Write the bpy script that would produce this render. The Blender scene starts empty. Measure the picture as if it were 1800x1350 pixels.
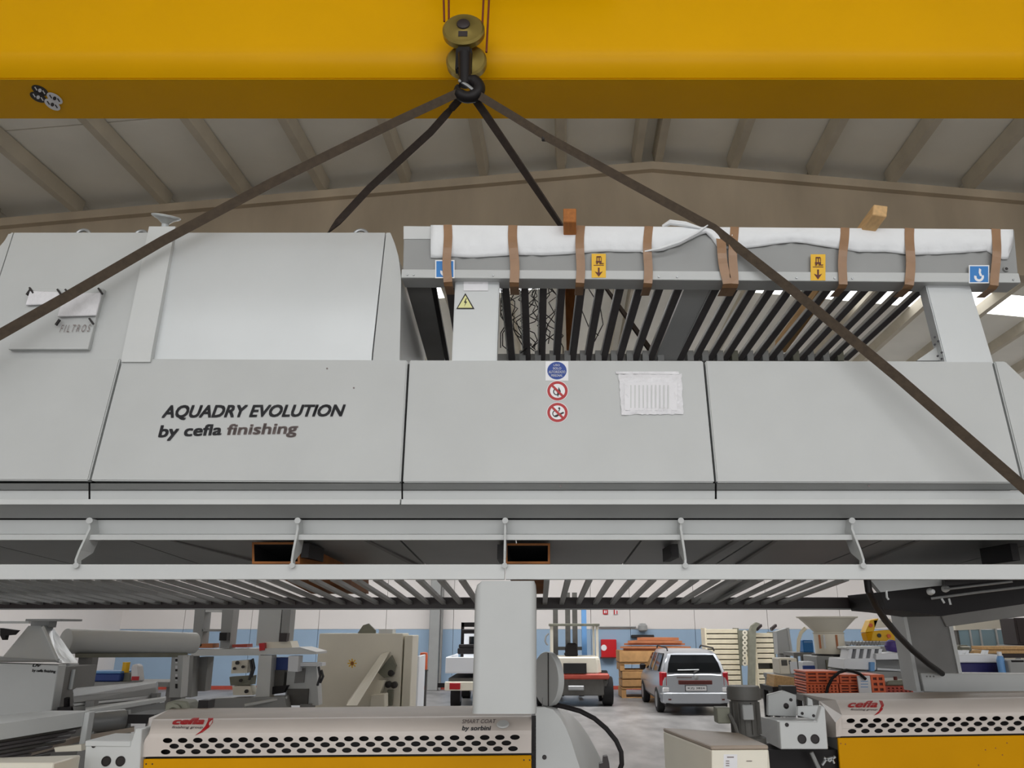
import bpy, bmesh, math, random
from mathutils import Vector, Matrix
random.seed(7)
sc = bpy.context.scene
COL = sc.collection

# ------------------------------------------------------------ camera, sky, lights, exposure
F, CX, CY, PITCH, EYE = 1350.0, 945.0, 675.0, math.radians(17.5), 2.1
cam_d = bpy.data.cameras.new('camera'); cam = bpy.data.objects.new('camera', cam_d); COL.objects.link(cam)
cam.location = (0, 0, EYE); cam.rotation_euler = (math.pi/2 + PITCH, 0, 0)
cam_d.sensor_width = 36; cam_d.lens = 36*F/1800; cam_d.shift_x = -(CX-900)/1800
cam_d.clip_start = .05; cam_d.clip_end = 200
sc.camera = cam
w = bpy.data.worlds.new('overcast_sky'); sc.world = w; w.use_nodes = True
bg = w.node_tree.nodes['Background']; bg.inputs[0].default_value = (.97, .985, 1, 1); bg.inputs[1].default_value = .62
vs = sc.view_settings
vs.view_transform = 'Standard'; vs.look = 'None'; vs.exposure = 0.1; vs.gamma = 1.0; vs.use_curve_mapping = False
sc.cycles.use_denoising = True
sc.cycles.max_bounces = 8; sc.cycles.diffuse_bounces = 4; sc.cycles.glossy_bounces = 4

def area(name, loc, tgt, sx, sy, power, col=(1, 1, 1)):
    l = bpy.data.lights.new(name, 'AREA'); l.shape = 'RECTANGLE'; l.size = sx; l.size_y = sy; l.energy = power; l.color = col
    o = bpy.data.objects.new(name, l); COL.objects.link(o); o.location = loc
    o.rotation_euler = (Vector(tgt)-Vector(loc)).to_track_quat('-Z', 'Y').to_euler(); return o
# daylight through the hall bay skylights, plus two added fill lamps
area('skylight_rear', (0, -7.0, 8.0), (0, 2.0, 2.5), 22, 2.6, 360)
area('overhead_fill', (0, .8, 8.3), (0, 2.2, 2.5), 18, 1.2, 36)  # added fill under closed roof panels, lifts the top of the hood
area('front_fill', (0, -12.6, 2.4), (0, 4, 2.0), 14, 4.2, 430)  # added lamp behind the camera to brighten machine fronts and floor
area('skylight_far', (1, 21.5, 7.6), (1, 21.5, 0), 18, 3, 760)

# ------------------------------------------------------------ pixel rays of the 1800 x 1350 photograph -> points
def ray(u, v):
    yv = (CY-v)/F
    return Vector(((u-CX)/F, math.cos(PITCH)-yv*math.sin(PITCH), math.sin(PITCH)+yv*math.cos(PITCH)))
def P(u, v, Y):
    d = ray(u, v); t = Y/d.y
    return Vector((d.x*t, Y, EYE+d.z*t))
def rat(v):
    d = ray(CX, v); return d.z/d.y
def PZ(v, Y): return EYE+rat(v)*Y
def PX(u, v, Y): return P(u, v, Y).x
def floorY(v): return -EYE/rat(v)
ZA = PZ(848, 4.0); KL = .127
def FY(v, off=0): return (4.0-off+(EYE-ZA)*KL)/(1-rat(v)*KL)      # the dryer's front plane leans back a little
def D(u, v, off=0): return P(u, v, FY(v, off))

# ------------------------------------------------------------ materials
def lin(c): c /= 255.; return c/12.92 if c <= .04045 else ((c+.055)/1.055)**2.4
MATS = {}
def mat(name, rgb, rough=.5, metal=0., noise=0., scale=6., bump=0., emit=0., coat=0., stretch=None, alpha=1., spec=.5):
    if name in MATS: return MATS[name]
    m = bpy.data.materials.new(name); m.use_nodes = True; MATS[name] = m
    nt = m.node_tree; b = nt.nodes['Principled BSDF']
    c = tuple(lin(x) for x in rgb)+(1,)
    b.inputs['Base Color'].default_value = c; b.inputs['Roughness'].default_value = rough; b.inputs['Metallic'].default_value = metal
    m.diffuse_color = c
    b.inputs['Specular IOR Level'].default_value = spec
    if coat: b.inputs['Coat Weight'].default_value = coat; b.inputs['Coat Roughness'].default_value = .15
    if alpha < 1: b.inputs['Alpha'].default_value = alpha
    if emit:
        b.inputs['Emission Color'].default_value = c; b.inputs['Emission Strength'].default_value = emit
    if noise or bump:
        tc = nt.nodes.new('ShaderNodeTexCoord'); n = nt.nodes.new('ShaderNodeTexNoise')
        n.inputs['Scale'].default_value = scale; n.inputs['Detail'].default_value = 5
        src = tc.outputs['Object']
        if stretch:
            mp = nt.nodes.new('ShaderNodeMapping'); mp.inputs['Scale'].default_value = stretch
            nt.links.new(src, mp.inputs[0]); src = mp.outputs[0]
        nt.links.new(src, n.inputs['Vector'])
        if noise:
            r = nt.nodes.new('ShaderNodeValToRGB'); e = r.color_ramp.elements
            e[0].position = .3; e[1].position = .72
            e[0].color = tuple(x*(1-noise) for x in c[:3])+(1,); e[1].color = tuple(min(1, x*(1+noise)) for x in c[:3])+(1,)
            nt.links.new(n.outputs['Fac'], r.inputs[0]); nt.links.new(r.outputs[0], b.inputs['Base Color'])
        if bump:
            bp = nt.nodes.new('ShaderNodeBump'); bp.inputs['Strength'].default_value = bump; bp.inputs['Distance'].default_value = .02
            nt.links.new(n.outputs['Fac'], bp.inputs['Height']); nt.links.new(bp.outputs[0], b.inputs['Normal'])
    return m
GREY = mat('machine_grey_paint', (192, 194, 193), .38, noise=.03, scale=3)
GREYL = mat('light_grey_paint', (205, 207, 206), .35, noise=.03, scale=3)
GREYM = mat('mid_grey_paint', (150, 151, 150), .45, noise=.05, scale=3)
GREYD = mat('dark_grey_steel', (128, 127, 125), .55, noise=.08, scale=4)  # plain dark steel for frames, legs and machine bodies
SATIN = mat('satin_sheet_steel', (206, 209, 210), .4, metal=.3, noise=.03, scale=2)
SLAT = mat('dark_slat_rubber', (96, 92, 93), .55, noise=.1, scale=8)
BLACK = mat('black_steel', (24, 20, 21), .5, spec=.3)
RAILD = mat('dark_brown_rail', (46, 36, 36), .5, noise=.1)
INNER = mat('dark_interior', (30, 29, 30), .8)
ZINC = mat('zinc_steel', (165, 167, 168), .35, metal=.7, noise=.05)
YEL = mat('crane_yellow_paint', (230, 170, 3), .3, noise=.04, scale=1.2, spec=.1)
YELP = mat('coater_yellow_paint', (212, 150, 4), .4, noise=.05, scale=2, spec=.08)
BRASS = mat('worn_olive_metal', (150, 132, 70), .35, metal=.7, noise=.15)
ROPE = mat('red_brown_wire_rope', (118, 48, 26), .6, noise=.1)
STRAP = mat('brown_webbing', (74, 62, 49), .85, noise=.18, scale=30, bump=.2)
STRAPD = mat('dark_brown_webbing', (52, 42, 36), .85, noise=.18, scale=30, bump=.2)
CONC = mat('roof_beam_concrete', (194, 180, 158), .9, noise=.16, scale=.9, bump=.1, stretch=(1.6, 1, .5))
PURL = mat('purlin_concrete', (200, 192, 174), .9, noise=.1, scale=2)
ROOF = mat('roof_panel_white', (242, 240, 230), .8, noise=.05, scale=1)
SKYL = mat('skylight_sheet', (250, 252, 255), .5, emit=3.)
FLOOR = mat('worn_concrete_floor', (144, 142, 141), .38, noise=.36, scale=1.3, bump=.03, stretch=(1.6, .7, 1))
WALLW = mat('wall_white_paint', (224, 219, 216), .8, noise=.02, scale=.6)
WALLB = mat('wall_blue_paint', (150, 174, 198), .7, noise=.04, scale=.8)
WOODO = mat('orange_brown_timber', (168, 104, 48), .75, noise=.2, scale=5, stretch=(8, 1, 8))
WOODL = mat('pale_pine_timber', (206, 168, 118), .75, noise=.15, scale=5, stretch=(8, 1, 8))
PLY = mat('brown_board', (176, 112, 74), .7, noise=.12, scale=3)
PALLET = mat('pallet_wood', (186, 142, 92), .8, noise=.2, scale=4)
RUST = mat('rusty_orange_steel', (150, 92, 40), .7, noise=.25, scale=10)
FOAM = mat('white_foam_film', (236, 238, 240), .5, noise=.03, scale=8, bump=.35)
TAPE = mat('brown_packing_tape', (152, 116, 84), .3, noise=.08, scale=12)
PAPER = mat('white_paper', (232, 231, 234), .6, noise=.03, scale=10)
FILM = mat('clear_wrinkled_film', (226, 225, 228), .2, noise=.06, scale=20, bump=.5)
INK = mat('dark_ink', (58, 58, 62), .6)
INKF = mat('faded_ink', (128, 116, 114), .6, noise=.12, scale=20)
SBLUE = mat('sticker_blue', (30, 122, 196), .35)
DBLUE = mat('sticker_dark_blue', (28, 66, 150), .4)
SYEL = mat('sticker_yellow', (236, 184, 24), .4)
PYEL = mat('sticker_pale_yellow', (228, 226, 160), .4)
SRED = mat('sticker_red', (178, 34, 38), .4)
WHITE = mat('white_print', (238, 238, 240), .45)
BLK = mat('black_print', (34, 28, 28), .5)
MARRON = mat('dark_red_brown_print', (90, 28, 20), .5)
DUST = mat('dusty_hood_paint', (160, 146, 132), .5, noise=.1, scale=3)
COATW = mat('coater_white_paint', (208, 198, 190), .32, noise=.04, scale=3)
BEIGE = mat('beige_machine_paint', (232, 226, 210), .5, noise=.05, scale=1.5)
SILVER = mat('car_silver_paint', (176, 180, 186), .28, metal=.55, coat=.6)
CARGL = mat('car_dark_glass', (20, 24, 28), .08)
TYRE = mat('tyre_rubber', (24, 23, 24), .8)
LAMP = mat('car_red_lamp', (176, 20, 34), .2)
FRED = mat('faded_red_paint', (176, 72, 56), .5, noise=.1)
CABR = mat('cabinet_red_paint', (196, 24, 34), .4)
ORNG = mat('orange_crate_plastic', (226, 106, 62), .5, noise=.08)
MBLUE = mat('machine_blue_paint', (40, 68, 140), .45)
LBLUE = mat('light_blue_paint', (110, 160, 214), .5)
MWHITE = mat('machine_white_paint', (226, 229, 234), .45)
CREAM = mat('cream_tray', (236, 226, 200), .6, noise=.06)
OLIVE = mat('dusty_olive_metal', (122, 122, 108), .6, noise=.15)
MOTOR = mat('dark_motor_casting', (84, 82, 78), .55, noise=.15)
PLAST = mat('plastic_film_sheet', (198, 203, 205), .3, noise=.1, scale=6, bump=.5)
GLASSB = mat('bluish_window_pane', (150, 178, 190), .15)
PURPLE = mat('purple_bag', (70, 50, 120), .6)

# ------------------------------------------------------------ mesh builder
class B:
    def __init__(s): s.v = []; s.f = []; s.m = []; s.sm = []
    def add(s, vs, fs, mi=0, smooth=False):
        n = len(s.v); s.v += [Vector(p) for p in vs]
        for f in fs: s.f.append([i+n for i in f]); s.m.append(mi); s.sm.append(smooth)
        return s
    def poly(s, pts, mi=0): return s.add(pts, [list(range(len(pts)))], mi)
    def hexa(s, a, b, mi=0):            # two quads in matching order
        return s.add(list(a)+list(b), [[3, 2, 1, 0], [4, 5, 6, 7], [0, 1, 5, 4], [1, 2, 6, 5], [2, 3, 7, 6], [3, 0, 4, 7]], mi)
    def box(s, x0, x1, y0, y1, z0, z1, mi=0):
        return s.hexa([(x0, y0, z0), (x1, y0, z0), (x1, y1, z0), (x0, y1, z0)], [(x0, y0, z1), (x1, y0, z1), (x1, y1, z1), (x0, y1, z1)], mi)
    def prism(s, pts, vec, mi=0):
        n = len(pts); vec = Vector(vec); q = [Vector(p) for p in pts]
        return s.add(q+[p+vec for p in q], [list(range(n)), list(range(2*n-1, n-1, -1))]+[[i, i+n, (i+1) % n+n, (i+1) % n] for i in range(n)], mi)
    def extr(s, yz, x0, x1, mi=0, smooth=False):   # closed profile in (Y,Z) along X
        return s.prism([(x0, y, z) for y, z in yz], (x1-x0, 0, 0), mi)
    def pb(s, u0, u1, v0, v1, Y, d, mi=0):         # axis-aligned box whose front face covers those rays at depth Y
        vm = (v0+v1)/2
        return s.box(PX(u0, vm, Y), PX(u1, vm, Y), Y, Y+d, PZ(v1, Y), PZ(v0, Y), mi)
    def pq(s, pts, Y, d, mi=0): return s.prism([P(u, v, Y) for u, v in pts], (0, d, 0), mi)
    def pd(s, pts, off, d, mi=0): return s.prism([D(u, v, off) for u, v in pts], (0, d, 0), mi)
    def cyl(s, p0, p1, r0, r1=None, n=16, mi=0, smooth=True):
        return s.tube([p0, p1], [r0, r0 if r1 is None else r1], n, mi, smooth)
    def tube(s, pts, r, n=8, mi=0, smooth=True, caps=True):
        pts = [Vector(p) for p in pts]; k = len(pts); rs = r if isinstance(r, (list, tuple)) else [r]*k
        ref = None; vs = []
        for i, p in enumerate(pts):
            t = (pts[min(i+1, k-1)]-pts[max(i-1, 0)]).normalized()
            if ref is None: ref = Vector((0, 0, 1)) if abs(t.z) < .9 else Vector((1, 0, 0))
            a = (ref-t*ref.dot(t)).normalized(); ref = a; b = t.cross(a)
            vs += [p+(a*math.cos(2*math.pi*j/n)+b*math.sin(2*math.pi*j/n))*rs[i] for j in range(n)]
        s.add(vs, [[i*n+j, i*n+(j+1) % n, (i+1)*n+(j+1) % n, (i+1)*n+j] for i in range(k-1) for j in range(n)], mi, smooth)
        if caps: s.add(vs[:n], [list(range(n))[::-1]], mi); s.add(vs[-n:], [list(range(n))], mi)
        return s
    def lathe(s, prof, o, axis=(0, 0, 1), n=24, mi=0, smooth=True):   # prof = (radius, height)
        o = Vector(o); t = Vector(axis).normalized(); ref = Vector((0, 0, 1)) if abs(t.z) < .9 else Vector((1, 0, 0))
        a = (ref-t*ref.dot(t)).normalized(); b = t.cross(a); k = len(prof)
        vs = [o+t*h+(a*math.cos(2*math.pi*j/n)+b*math.sin(2*math.pi*j/n))*r for r, h in prof for j in range(n)]
        return s.add(vs, [[i*n+j, i*n+(j+1) % n, (i+1)*n+(j+1) % n, (i+1)*n+j] for i in range(k-1) for j in range(n)], mi, smooth)
    def loft(s, rings, mi=0, smooth=True, caps=True):
        n = len(rings[0]); vs = [p for r in rings for p in r]
        s.add(vs, [[i*n+j, i*n+(j+1) % n, (i+1)*n+(j+1) % n, (i+1)*n+j] for i in range(len(rings)-1) for j in range(n)], mi, smooth)
        if caps: s.add(rings[0], [list(range(n))[::-1]], mi); s.add(rings[-1], [list(range(n))], mi)
        return s
    def ribbon(s, pts, side, wd, th, mi=0):
        pts = [Vector(p) for p in pts]; k = len(pts); rings = []
        for i, p in enumerate(pts):
            t = (pts[min(i+1, k-1)]-pts[max(i-1, 0)]).normalized()
            sd = side(i/(k-1)) if callable(side) else side
            a = Vector(sd); a = (a-t*a.dot(t)).normalized(); b = t.cross(a)
            rings.append([p+a*wd/2+b*th/2, p-a*wd/2+b*th/2, p-a*wd/2-b*th/2, p+a*wd/2-b*th/2])
        return s.loft(rings, mi, False)
    def build(s, name, mats, parent=None, bevel=0., seg=1, label=None, weld=False):
        org = ORG.get(parent, Vector((0, 0, 0))) if parent else Vector((0, 0, 0))
        me = bpy.data.meshes.new(name); me.from_pydata([p-org for p in s.v], [], s.f)
        for i, p in enumerate(me.polygons): p.material_index = s.m[i]; p.use_smooth = s.sm[i]
        for m in (mats if isinstance(mats, (list, tuple)) else [mats]): me.materials.append(m)
        bm = bmesh.new(); bm.from_mesh(me)
        if weld or bevel: bmesh.ops.remove_doubles(bm, verts=bm.verts, dist=1e-5)
        bmesh.ops.recalc_face_normals(bm, faces=bm.faces)
        if bevel:
            es = [e for e in bm.edges if len(e.link_faces) == 2 and e.calc_face_angle(0) > .6]
            bmesh.ops.bevel(bm, geom=es, offset=bevel, segments=seg, affect='EDGES', clamp_overlap=True)
            if seg > 1:
                for f in bm.faces: f.smooth = True
        bm.to_mesh(me); bm.free()
        if (bevel and seg > 1) or any(s.sm): me.set_sharp_from_angle(angle=.6)
        o = bpy.data.objects.new(name, me); COL.objects.link(o)
        if parent: o.parent = parent; ORG[o] = org
        if label: o['label'] = label
        return o
ORG = {}
def thing(name, label, cat, loc, group=None, rz=0):
    o = bpy.data.objects.new(name, None); COL.objects.link(o); o.location = loc; o.rotation_euler = (0, 0, rz); o.empty_display_size = .1
    o['label'] = label; o['category'] = cat
    if group: o['group'] = group
    ORG[o] = Vector(loc); return o
def tag(o, label, cat, group=None):
    o['label'] = label; o['category'] = cat
    if group: o['group'] = group
    return o
def struct(o): o['kind'] = 'structure'; return o
def local(o): ORG[o] = Vector((0, 0, 0)); return o       # parts of this thing are given in its own coordinates
def dup(o, off, label=None, group=None, depth=0, parent=None):
    c = o.copy(); COL.objects.link(c)
    if parent: c.parent = parent
    else: c.location = Vector(o.location)+Vector(off)
    if label: c['label'] = label
    if group: c['group'] = group
    for ch in list(o.children): dup(ch, (0, 0, 0), None, None, depth+1, c)
    return c
def ell(u, v, ru, rv, n=24, a0=0, a1=2*math.pi):
    full = abs(a1-a0-2*math.pi) < 1e-6
    return [(u+ru*math.cos(a0+(a1-a0)*i/(n if full else n-1)), v+rv*math.sin(a0+(a1-a0)*i/(n if full else n-1))) for i in range(n)]
def arc_band(u, v, r0, r1, a0, a1, n=16):
    return ell(u, v, r1, r1, n, a0, a1)+ell(u, v, r0, r0, n, a0, a1)[::-1]
def bar2d(u0, v0, u1, v1, wpx):
    dx, dy = u1-u0, v1-v0; l = math.hypot(dx, dy); nx, ny = -dy/l*wpx/2, dx/l*wpx/2
    return [(u0+nx, v0+ny), (u1+nx, v1+ny), (u1-nx, v1-ny), (u0-nx, v0-ny)]
def decal(layers, at):          # layers: (pts, material) from back to front; each lies a hair in front of the last
    b = B(); ms = []
    for i, (pts, m) in enumerate(layers):
        if m not in ms: ms.append(m)
        b.prism([at(u, v, .0015+.0006*i) for u, v in pts], (0, .0005, 0), ms.index(m))
    return b, ms
FONTS = {}
def lettering(lines, corner, mats, parent, name='lettering', label=None):
    """lines: (text, [four corners tl,tr,br,bl in px], shear, bold, material index); corner(u,v) -> point"""
    b = B()
    for s, q, shear, bold, mi in lines:
        cu = bpy.data.curves.new('t', 'FONT'); cu.body = s; cu.shear = shear; cu.resolution_u = 3
        o = bpy.data.objects.new('t', cu); COL.objects.link(o); bpy.context.view_layer.update()
        me = bpy.data.meshes.new_from_object(o.evaluated_get(bpy.context.evaluated_depsgraph_get()))
        xs = [p.co.x for p in me.vertices]; ys = [p.co.y for p in me.vertices]
        x0, x1, y0, y1 = min(xs), max(xs), min(ys), max(ys)
        tl, tr, br, bl = q
        for ox, oy in (((0, 0),) if not bold else ((-1, -1), (1, -1), (1, 1), (-1, 1), (0, 0))):
            pts = []
            for p in me.vertices:
                a = (p.co.x+ox*bold-x0)/(x1-x0); c = (p.co.y+oy*bold-y0)/(y1-y0)
                u = (bl[0]*(1-a)+br[0]*a)*(1-c)+(tl[0]*(1-a)+tr[0]*a)*c
                v = (bl[1]*(1-a)+br[1]*a)*(1-c)+(tl[1]*(1-a)+tr[1]*a)*c
                pts.append(corner(u, v))
            b.add(pts, [list(f.vertices) for f in me.polygons], mi)
        bpy.data.objects.remove(o); bpy.data.curves.remove(cu); bpy.data.meshes.remove(me)
    return b.build(name, mats, parent, label=label)
def rect(u0, u1, v0, v1): return [(u0, v0), (u1, v0), (u1, v1), (u0, v1)]
# ============================================================ the hall
AX, AZ = PX(1145, 290, 10), PZ(290, 10)
def zroof(x): return AZ-.1*abs(x-AX)
SK = .0385                                          # the hall is turned about two degrees against the camera
floor = B().box(-15, 15, -14, 30, -.1, 0).build('floor', FLOOR); struct(floor)
# back wall of precast panels, white over a blue dado
wb = B().box(-15, 15, 28.75, 28.95, 0, 9).build('wall_back', WALLW); struct(wb); ORG[wb] = Vector((0, 0, 0))
xj = [-15, -12.6, -10.2, -7.8, -5.4, -3, -.6, 1.9, 3.3, 5.6, 8.2, 10.8, 15]
for a, c in zip(xj, xj[1:]):
    b = B(); b.box(a+.008, c-.008, 28.66, 28.75, 2.0, 8.4, 0); b.box(a+.008, c-.008, 28.66, 28.75, .12, 1.992, 1)
    b.box(a+.008, c-.008, 28.65, 28.75, 0, .12, 2)
    b.build('wall_panel', [WALLW, WALLB, FRED], wb)
for n, x in (('wall_left', -15), ('wall_right', 14.85)):
    struct(B().box(x, x+.15, -13, 28.75, 0, 8.4).build(n, WALLW))
# tapered concrete roof beam across the hall
b = B(); top = lambda x, dz=0: (x, zroof(x)+dz)
prof = [(-13.9, 6.88), (14, 6.88), (14, zroof(14)-.13), (AX, AZ-.13), (-13.9, zroof(-13.9)-.13)]
b.prism([(x, 10.0, z) for x, z in prof], (0, .25, 0))
prof2 = [(-13.9, zroof(-13.9)-.13), (AX, AZ-.13), (14, zroof(14)-.13), (14, zroof(14)), (AX, AZ), (-13.9, zroof(-13.9))]
b.prism([(x, 9.9, z) for x, z in prof2], (0, .45, 0))
rb = struct(b.build('trim_1', CONC)); rb['label'] = 'tapered concrete roof beam spanning the hall'; ORG[rb] = Vector((0, 0, 0))
for x in (-13.95, 13.6):
    struct(B().box(x, x+.4, 9.9, 10.35, 0, 6.88).build('trim_2', CONC))
# roof: purlins in the depth direction, a deck panel between each pair, skylights further in
ce = B().box(AX-.2, AX+.2, 7.0, 28.7, AZ+.3, AZ+.36).build('ceiling', ROOF); struct(ce); ORG[ce] = Vector((0, 0, 0))
ends = [P(u, 330, 10).x for u in (-420, -280, -140, 4, 148, 298, 435, 570, 713, 850, 987)]+[P(1120, 300, 10).x, P(1157, 300, 10).x]+[P(u, 330, 10).x for u in (1290, 1430, 1566, 1700, 1836, 1975, 2115)]
lo = ends[0]; hi = ends[-1]
while lo > -12.5: lo -= 1.15; ends.insert(0, lo)
while hi < 12.5: hi += 1.15; ends.append(hi)
PH = .2
for x in ends:
    for (y0, y1) in ((6.6, 9.97), (10.28, 28.66)):
        z = zroof(x); b = B(); o0 = (y0-10)*SK; o1 = (y1-10)*SK; wq = .055
        zz = z if y1 < 10 else z+.02
        A = [(x-wq+o0, y0, zz), (x+wq+o0, y0, zz), (x+wq+.03+o0, y0, zz+PH), (x-wq-.03+o0, y0, zz+PH)]
        C = [(x-wq+o1, y1, zz), (x+wq+o1, y1, zz), (x+wq+.03+o1, y1, zz+PH), (x-wq-.03+o1, y1, zz+PH)]
        b.hexa(A, C); b.build('purlin', PURL, ce)
def deck(xa, xb, y0, y1, sky=False):
    def q(x, y, dz): return (x+(y-10)*SK, y, zroof(x)+PH+.01+dz)
    b = B(); b.hexa([q(xa+.004, y0+.01, 0), q(xb-.004, y0+.01, 0), q(xb-.004, y1-.01, 0), q(xa+.004, y1-.01, 0)],
                    [q(xa+.004, y0+.01, .05), q(xb-.004, y0+.01, .05), q(xb-.004, y1-.01, .05), q(xa+.004, y1-.01, .05)])
    b.build('skylight' if sky else 'roof_panel', SKYL if sky else ROOF, ce)
ee = [-14]+ends+[14]
for xa, xb in zip(ee, ee[1:]):
    xm = (xa+xb)/2
    for y0, y1 in ((6.6, 8.3), (8.3, 10.28)): deck(xa, xb, y0, y1)
    for y0, y1 in ((10.28, 13.6), (13.6, 14.5), (14.5, 19.8), (19.8, 23), (23, 28.7)):
        sky = (y0 == 13.6 and (-3.1 < xm < -.1 or xm > 4.2 or xm < -6)) or y0 == 19.8
        deck(xa, xb, y0, y1, sky)
# the roof over the camera's own bay
for xa, xb in ((-14, -9.5), (-9.5, -5), (-5, AX), (AX, 6), (6, 10), (10, 14)):
    for y0, y1 in ((-13, -8.4), (-8.4, -5.6), (-5.6, 1), (1, 6.6)): deck(xa, xb, y0, y1, y0 == -8.4)
for xa, xb in ((-14.2, AX), (AX, 14.2)):  # added unseen sheet above the deck, blocks sky light leaking through its gaps
    b = B(); q = lambda x, y, dz: (x, y, zroof(x)+PH+.075+dz)
    b.hexa([q(xa, -13.2, 0), q(xb, -13.2, 0), q(xb, 28.8, 0), q(xa, 28.8, 0)], [q(xa, -13.2, .04), q(xb, -13.2, .04), q(xb, 28.8, .04), q(xa, 28.8, .04)]); b.build('light_block_sheet', ROOF, ce)
# pipe column standing before the back wall
b = B(); X0, X1 = PX(753, 1140, 28.1), PX(771, 1140, 28.1)
b.box(X0, X1, 28.1, 28.45, 0, 8.0, 0); b.cyl((X1+.06, 28.2, 0), (X1+.06, 28.2, 8), .05, mi=1)
c = struct(b.build('trim_3', [GREYM, GREYD], bevel=.02))

# ============================================================ the dryer hanging from the crane
dr = thing('coating_dryer', 'long light grey coating dryer hanging in four brown slings under the yellow crane', 'machine', (.5, 4.6, 2.3))
def panel(name, pts, off, d, m=GREY, bev=.006, lab=None, par=None):
    return B().pd(pts, off, d).build(name, m, par or dr, bevel=bev, seg=2, label=lab)
# four front panels and the chamfered end piece
fp = []
SE = [((-330, 627), (211, 630), (155, 845), (-520, 842)), ((215, 630), (716, 633), (704, 848), (159, 845)),
      ((720, 633), (1236, 634), (1256, 848), (708, 848)), ((1240, 634), (1744, 635), (1797, 849), (1260, 848)),
      ((1748, 635), (1768, 635), (1852, 716), (1882, 850), (1801, 849))]
for q in SE: fp.append(panel('front_panel', q, 0, .05))
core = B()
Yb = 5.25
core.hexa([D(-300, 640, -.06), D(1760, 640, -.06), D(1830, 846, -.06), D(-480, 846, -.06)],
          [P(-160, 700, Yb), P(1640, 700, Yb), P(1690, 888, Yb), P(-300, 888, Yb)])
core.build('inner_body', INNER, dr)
# lower edge of the body: recess, strip, lip, channel
XL, XR = -3.75, PX(1870, 880, 4.0)
def strip(name, prof, m, x0=XL, x1=XR, bev=0): return B().extr([(y, PZ(v, y)) for v, y in prof], x0, x1).build(name, m, dr, bevel=bev)
for a, c in ((-520, 155.5), (159, 705.5), (708.5, 1256.5), (1260, 1840)):
    b = B()
    y1, y2 = 4.0, 4.08
    b.hexa([P(a, 849.5, y1+.01), P(c, 849.5, y1+.01), P(c, 849.5, y2+.1), P(a, 849.5, y2+.1)],
           [P(a, 862, y2), P(c, 862, y2), P(c, 862, y2+.1), P(a, 862, y2+.1)])
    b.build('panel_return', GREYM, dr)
    b = B(); b.hexa([P(a, 862.5, y2-.005), P(c, 862.5, y2-.005), P(c, 862.5, y2+.1), P(a, 862.5, y2+.1)],
                    [P(a, 877.5, y2-.012), P(c, 877.5, y2-.012), P(c, 877.5, y2+.1), P(a, 877.5, y2+.1)])
    b.build('lower_strip', GREY, dr)
strip('front_lip', [(877.5, 3.985), (877.5, 4.2), (886.5, 4.2), (887, 3.985)], GREYL, XL, PX(704, 882, 4), .002)
strip('front_lip', [(877.5, 3.985), (877.5, 4.2), (886.5, 4.2), (887, 3.985)], GREYL, PX(706, 882, 4), XR, .002)
strip('side_beam', [(887, 4.0), (911, 4.1), (911, 4.2), (887, 4.2)], GREYM)
strip('side_channel', [(914, 4.12), (938, 4.14), (940, 4.06), (949, 4.06), (950, 4.2), (914, 4.2)], GREY)
B().box(XL, XR, 4.15, 4.2, PZ(940, 4.15), PZ(895, 4.15)).build('channel_back', INNER, dr)
# underside plates, seams running in depth
us = [-420, -60, 215, 480, 700, 905, 1130, 1330, 1560, 1850, 2250]
for a, c in zip(us, us[1:]):
    k = .8; f = lambda u: 945+(u-945)*k
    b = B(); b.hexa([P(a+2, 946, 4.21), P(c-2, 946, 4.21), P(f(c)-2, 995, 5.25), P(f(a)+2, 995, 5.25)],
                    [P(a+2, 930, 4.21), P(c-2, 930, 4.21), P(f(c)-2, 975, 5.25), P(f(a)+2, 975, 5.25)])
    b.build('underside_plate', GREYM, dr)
for a, c, wd in ((640, 730, 9), (1290, 1215, 9), (300, 480, 6), (1360, 1290, 7), (1610, 1500, 7)):   # ribs under the plates
    b = B(); b.hexa([P(a, 951, 4.26), P(a+wd, 951, 4.26), P(c+wd, 997, 5.2), P(c, 997, 5.2)],
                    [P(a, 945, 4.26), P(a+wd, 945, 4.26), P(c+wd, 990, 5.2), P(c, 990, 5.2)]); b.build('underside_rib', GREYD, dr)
# fork pockets
def pocket(u0, u1, v0, v1, r, lab, open_side):
    YF, YR = 4.22, 5.3; t = .012
    k = lambda q, Y: [P(u, v, Y) for u, v in q]
    fo = k(rect(u0, u1, v0, v1), YF); ro = k(rect(*r), YR)
    fi = [fo[0]+Vector((t, 0, -t)), fo[1]+Vector((-t, 0, -t)), fo[2]+Vector((-t, 0, t)), fo[3]+Vector((t, 0, t))]
    ri = [ro[0]+Vector((t, 0, -t)), ro[1]+Vector((-t, 0, -t)), ro[2]+Vector((-t, 0, t)), ro[3]+Vector((t, 0, t))]
    b = B(); vs = fo+fi+ro+ri
    fs = [[i, (i+1) % 4, 4+(i+1) % 4, 4+i] for i in range(4)]+[[8+i, 8+(i+1) % 4, 12+(i+1) % 4, 12+i] for i in range(4)]
    fs += [[i, (i+1) % 4, 8+(i+1) % 4, 8+i] for i in range(4)]
    b.add(vs, fs, 0); b.add(vs, [[4+i, 4+(i+1) % 4, 12+(i+1) % 4, 12+i] for i in range(4)]+[[12, 13, 14, 15]], 1)
    b.build('fork_pocket', [RUST, INNER], dr, label=lab)
pocket(443, 527, 953, 991, (548, 648, 1012, 1044), 'rusty orange fork pocket', 1)
pocket(888, 967, 955, 991, (905, 962, 1012, 1044), 'rusty orange fork pocket', 1)
for u, v0, v1 in ((530, 955, 980), (874, 957, 983), (1180, 956, 980), (1778, 955, 985)):
    B().pb(u, u+13, v0, v1, 4.22, .3).build('mounting_block', BLACK, dr)
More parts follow.
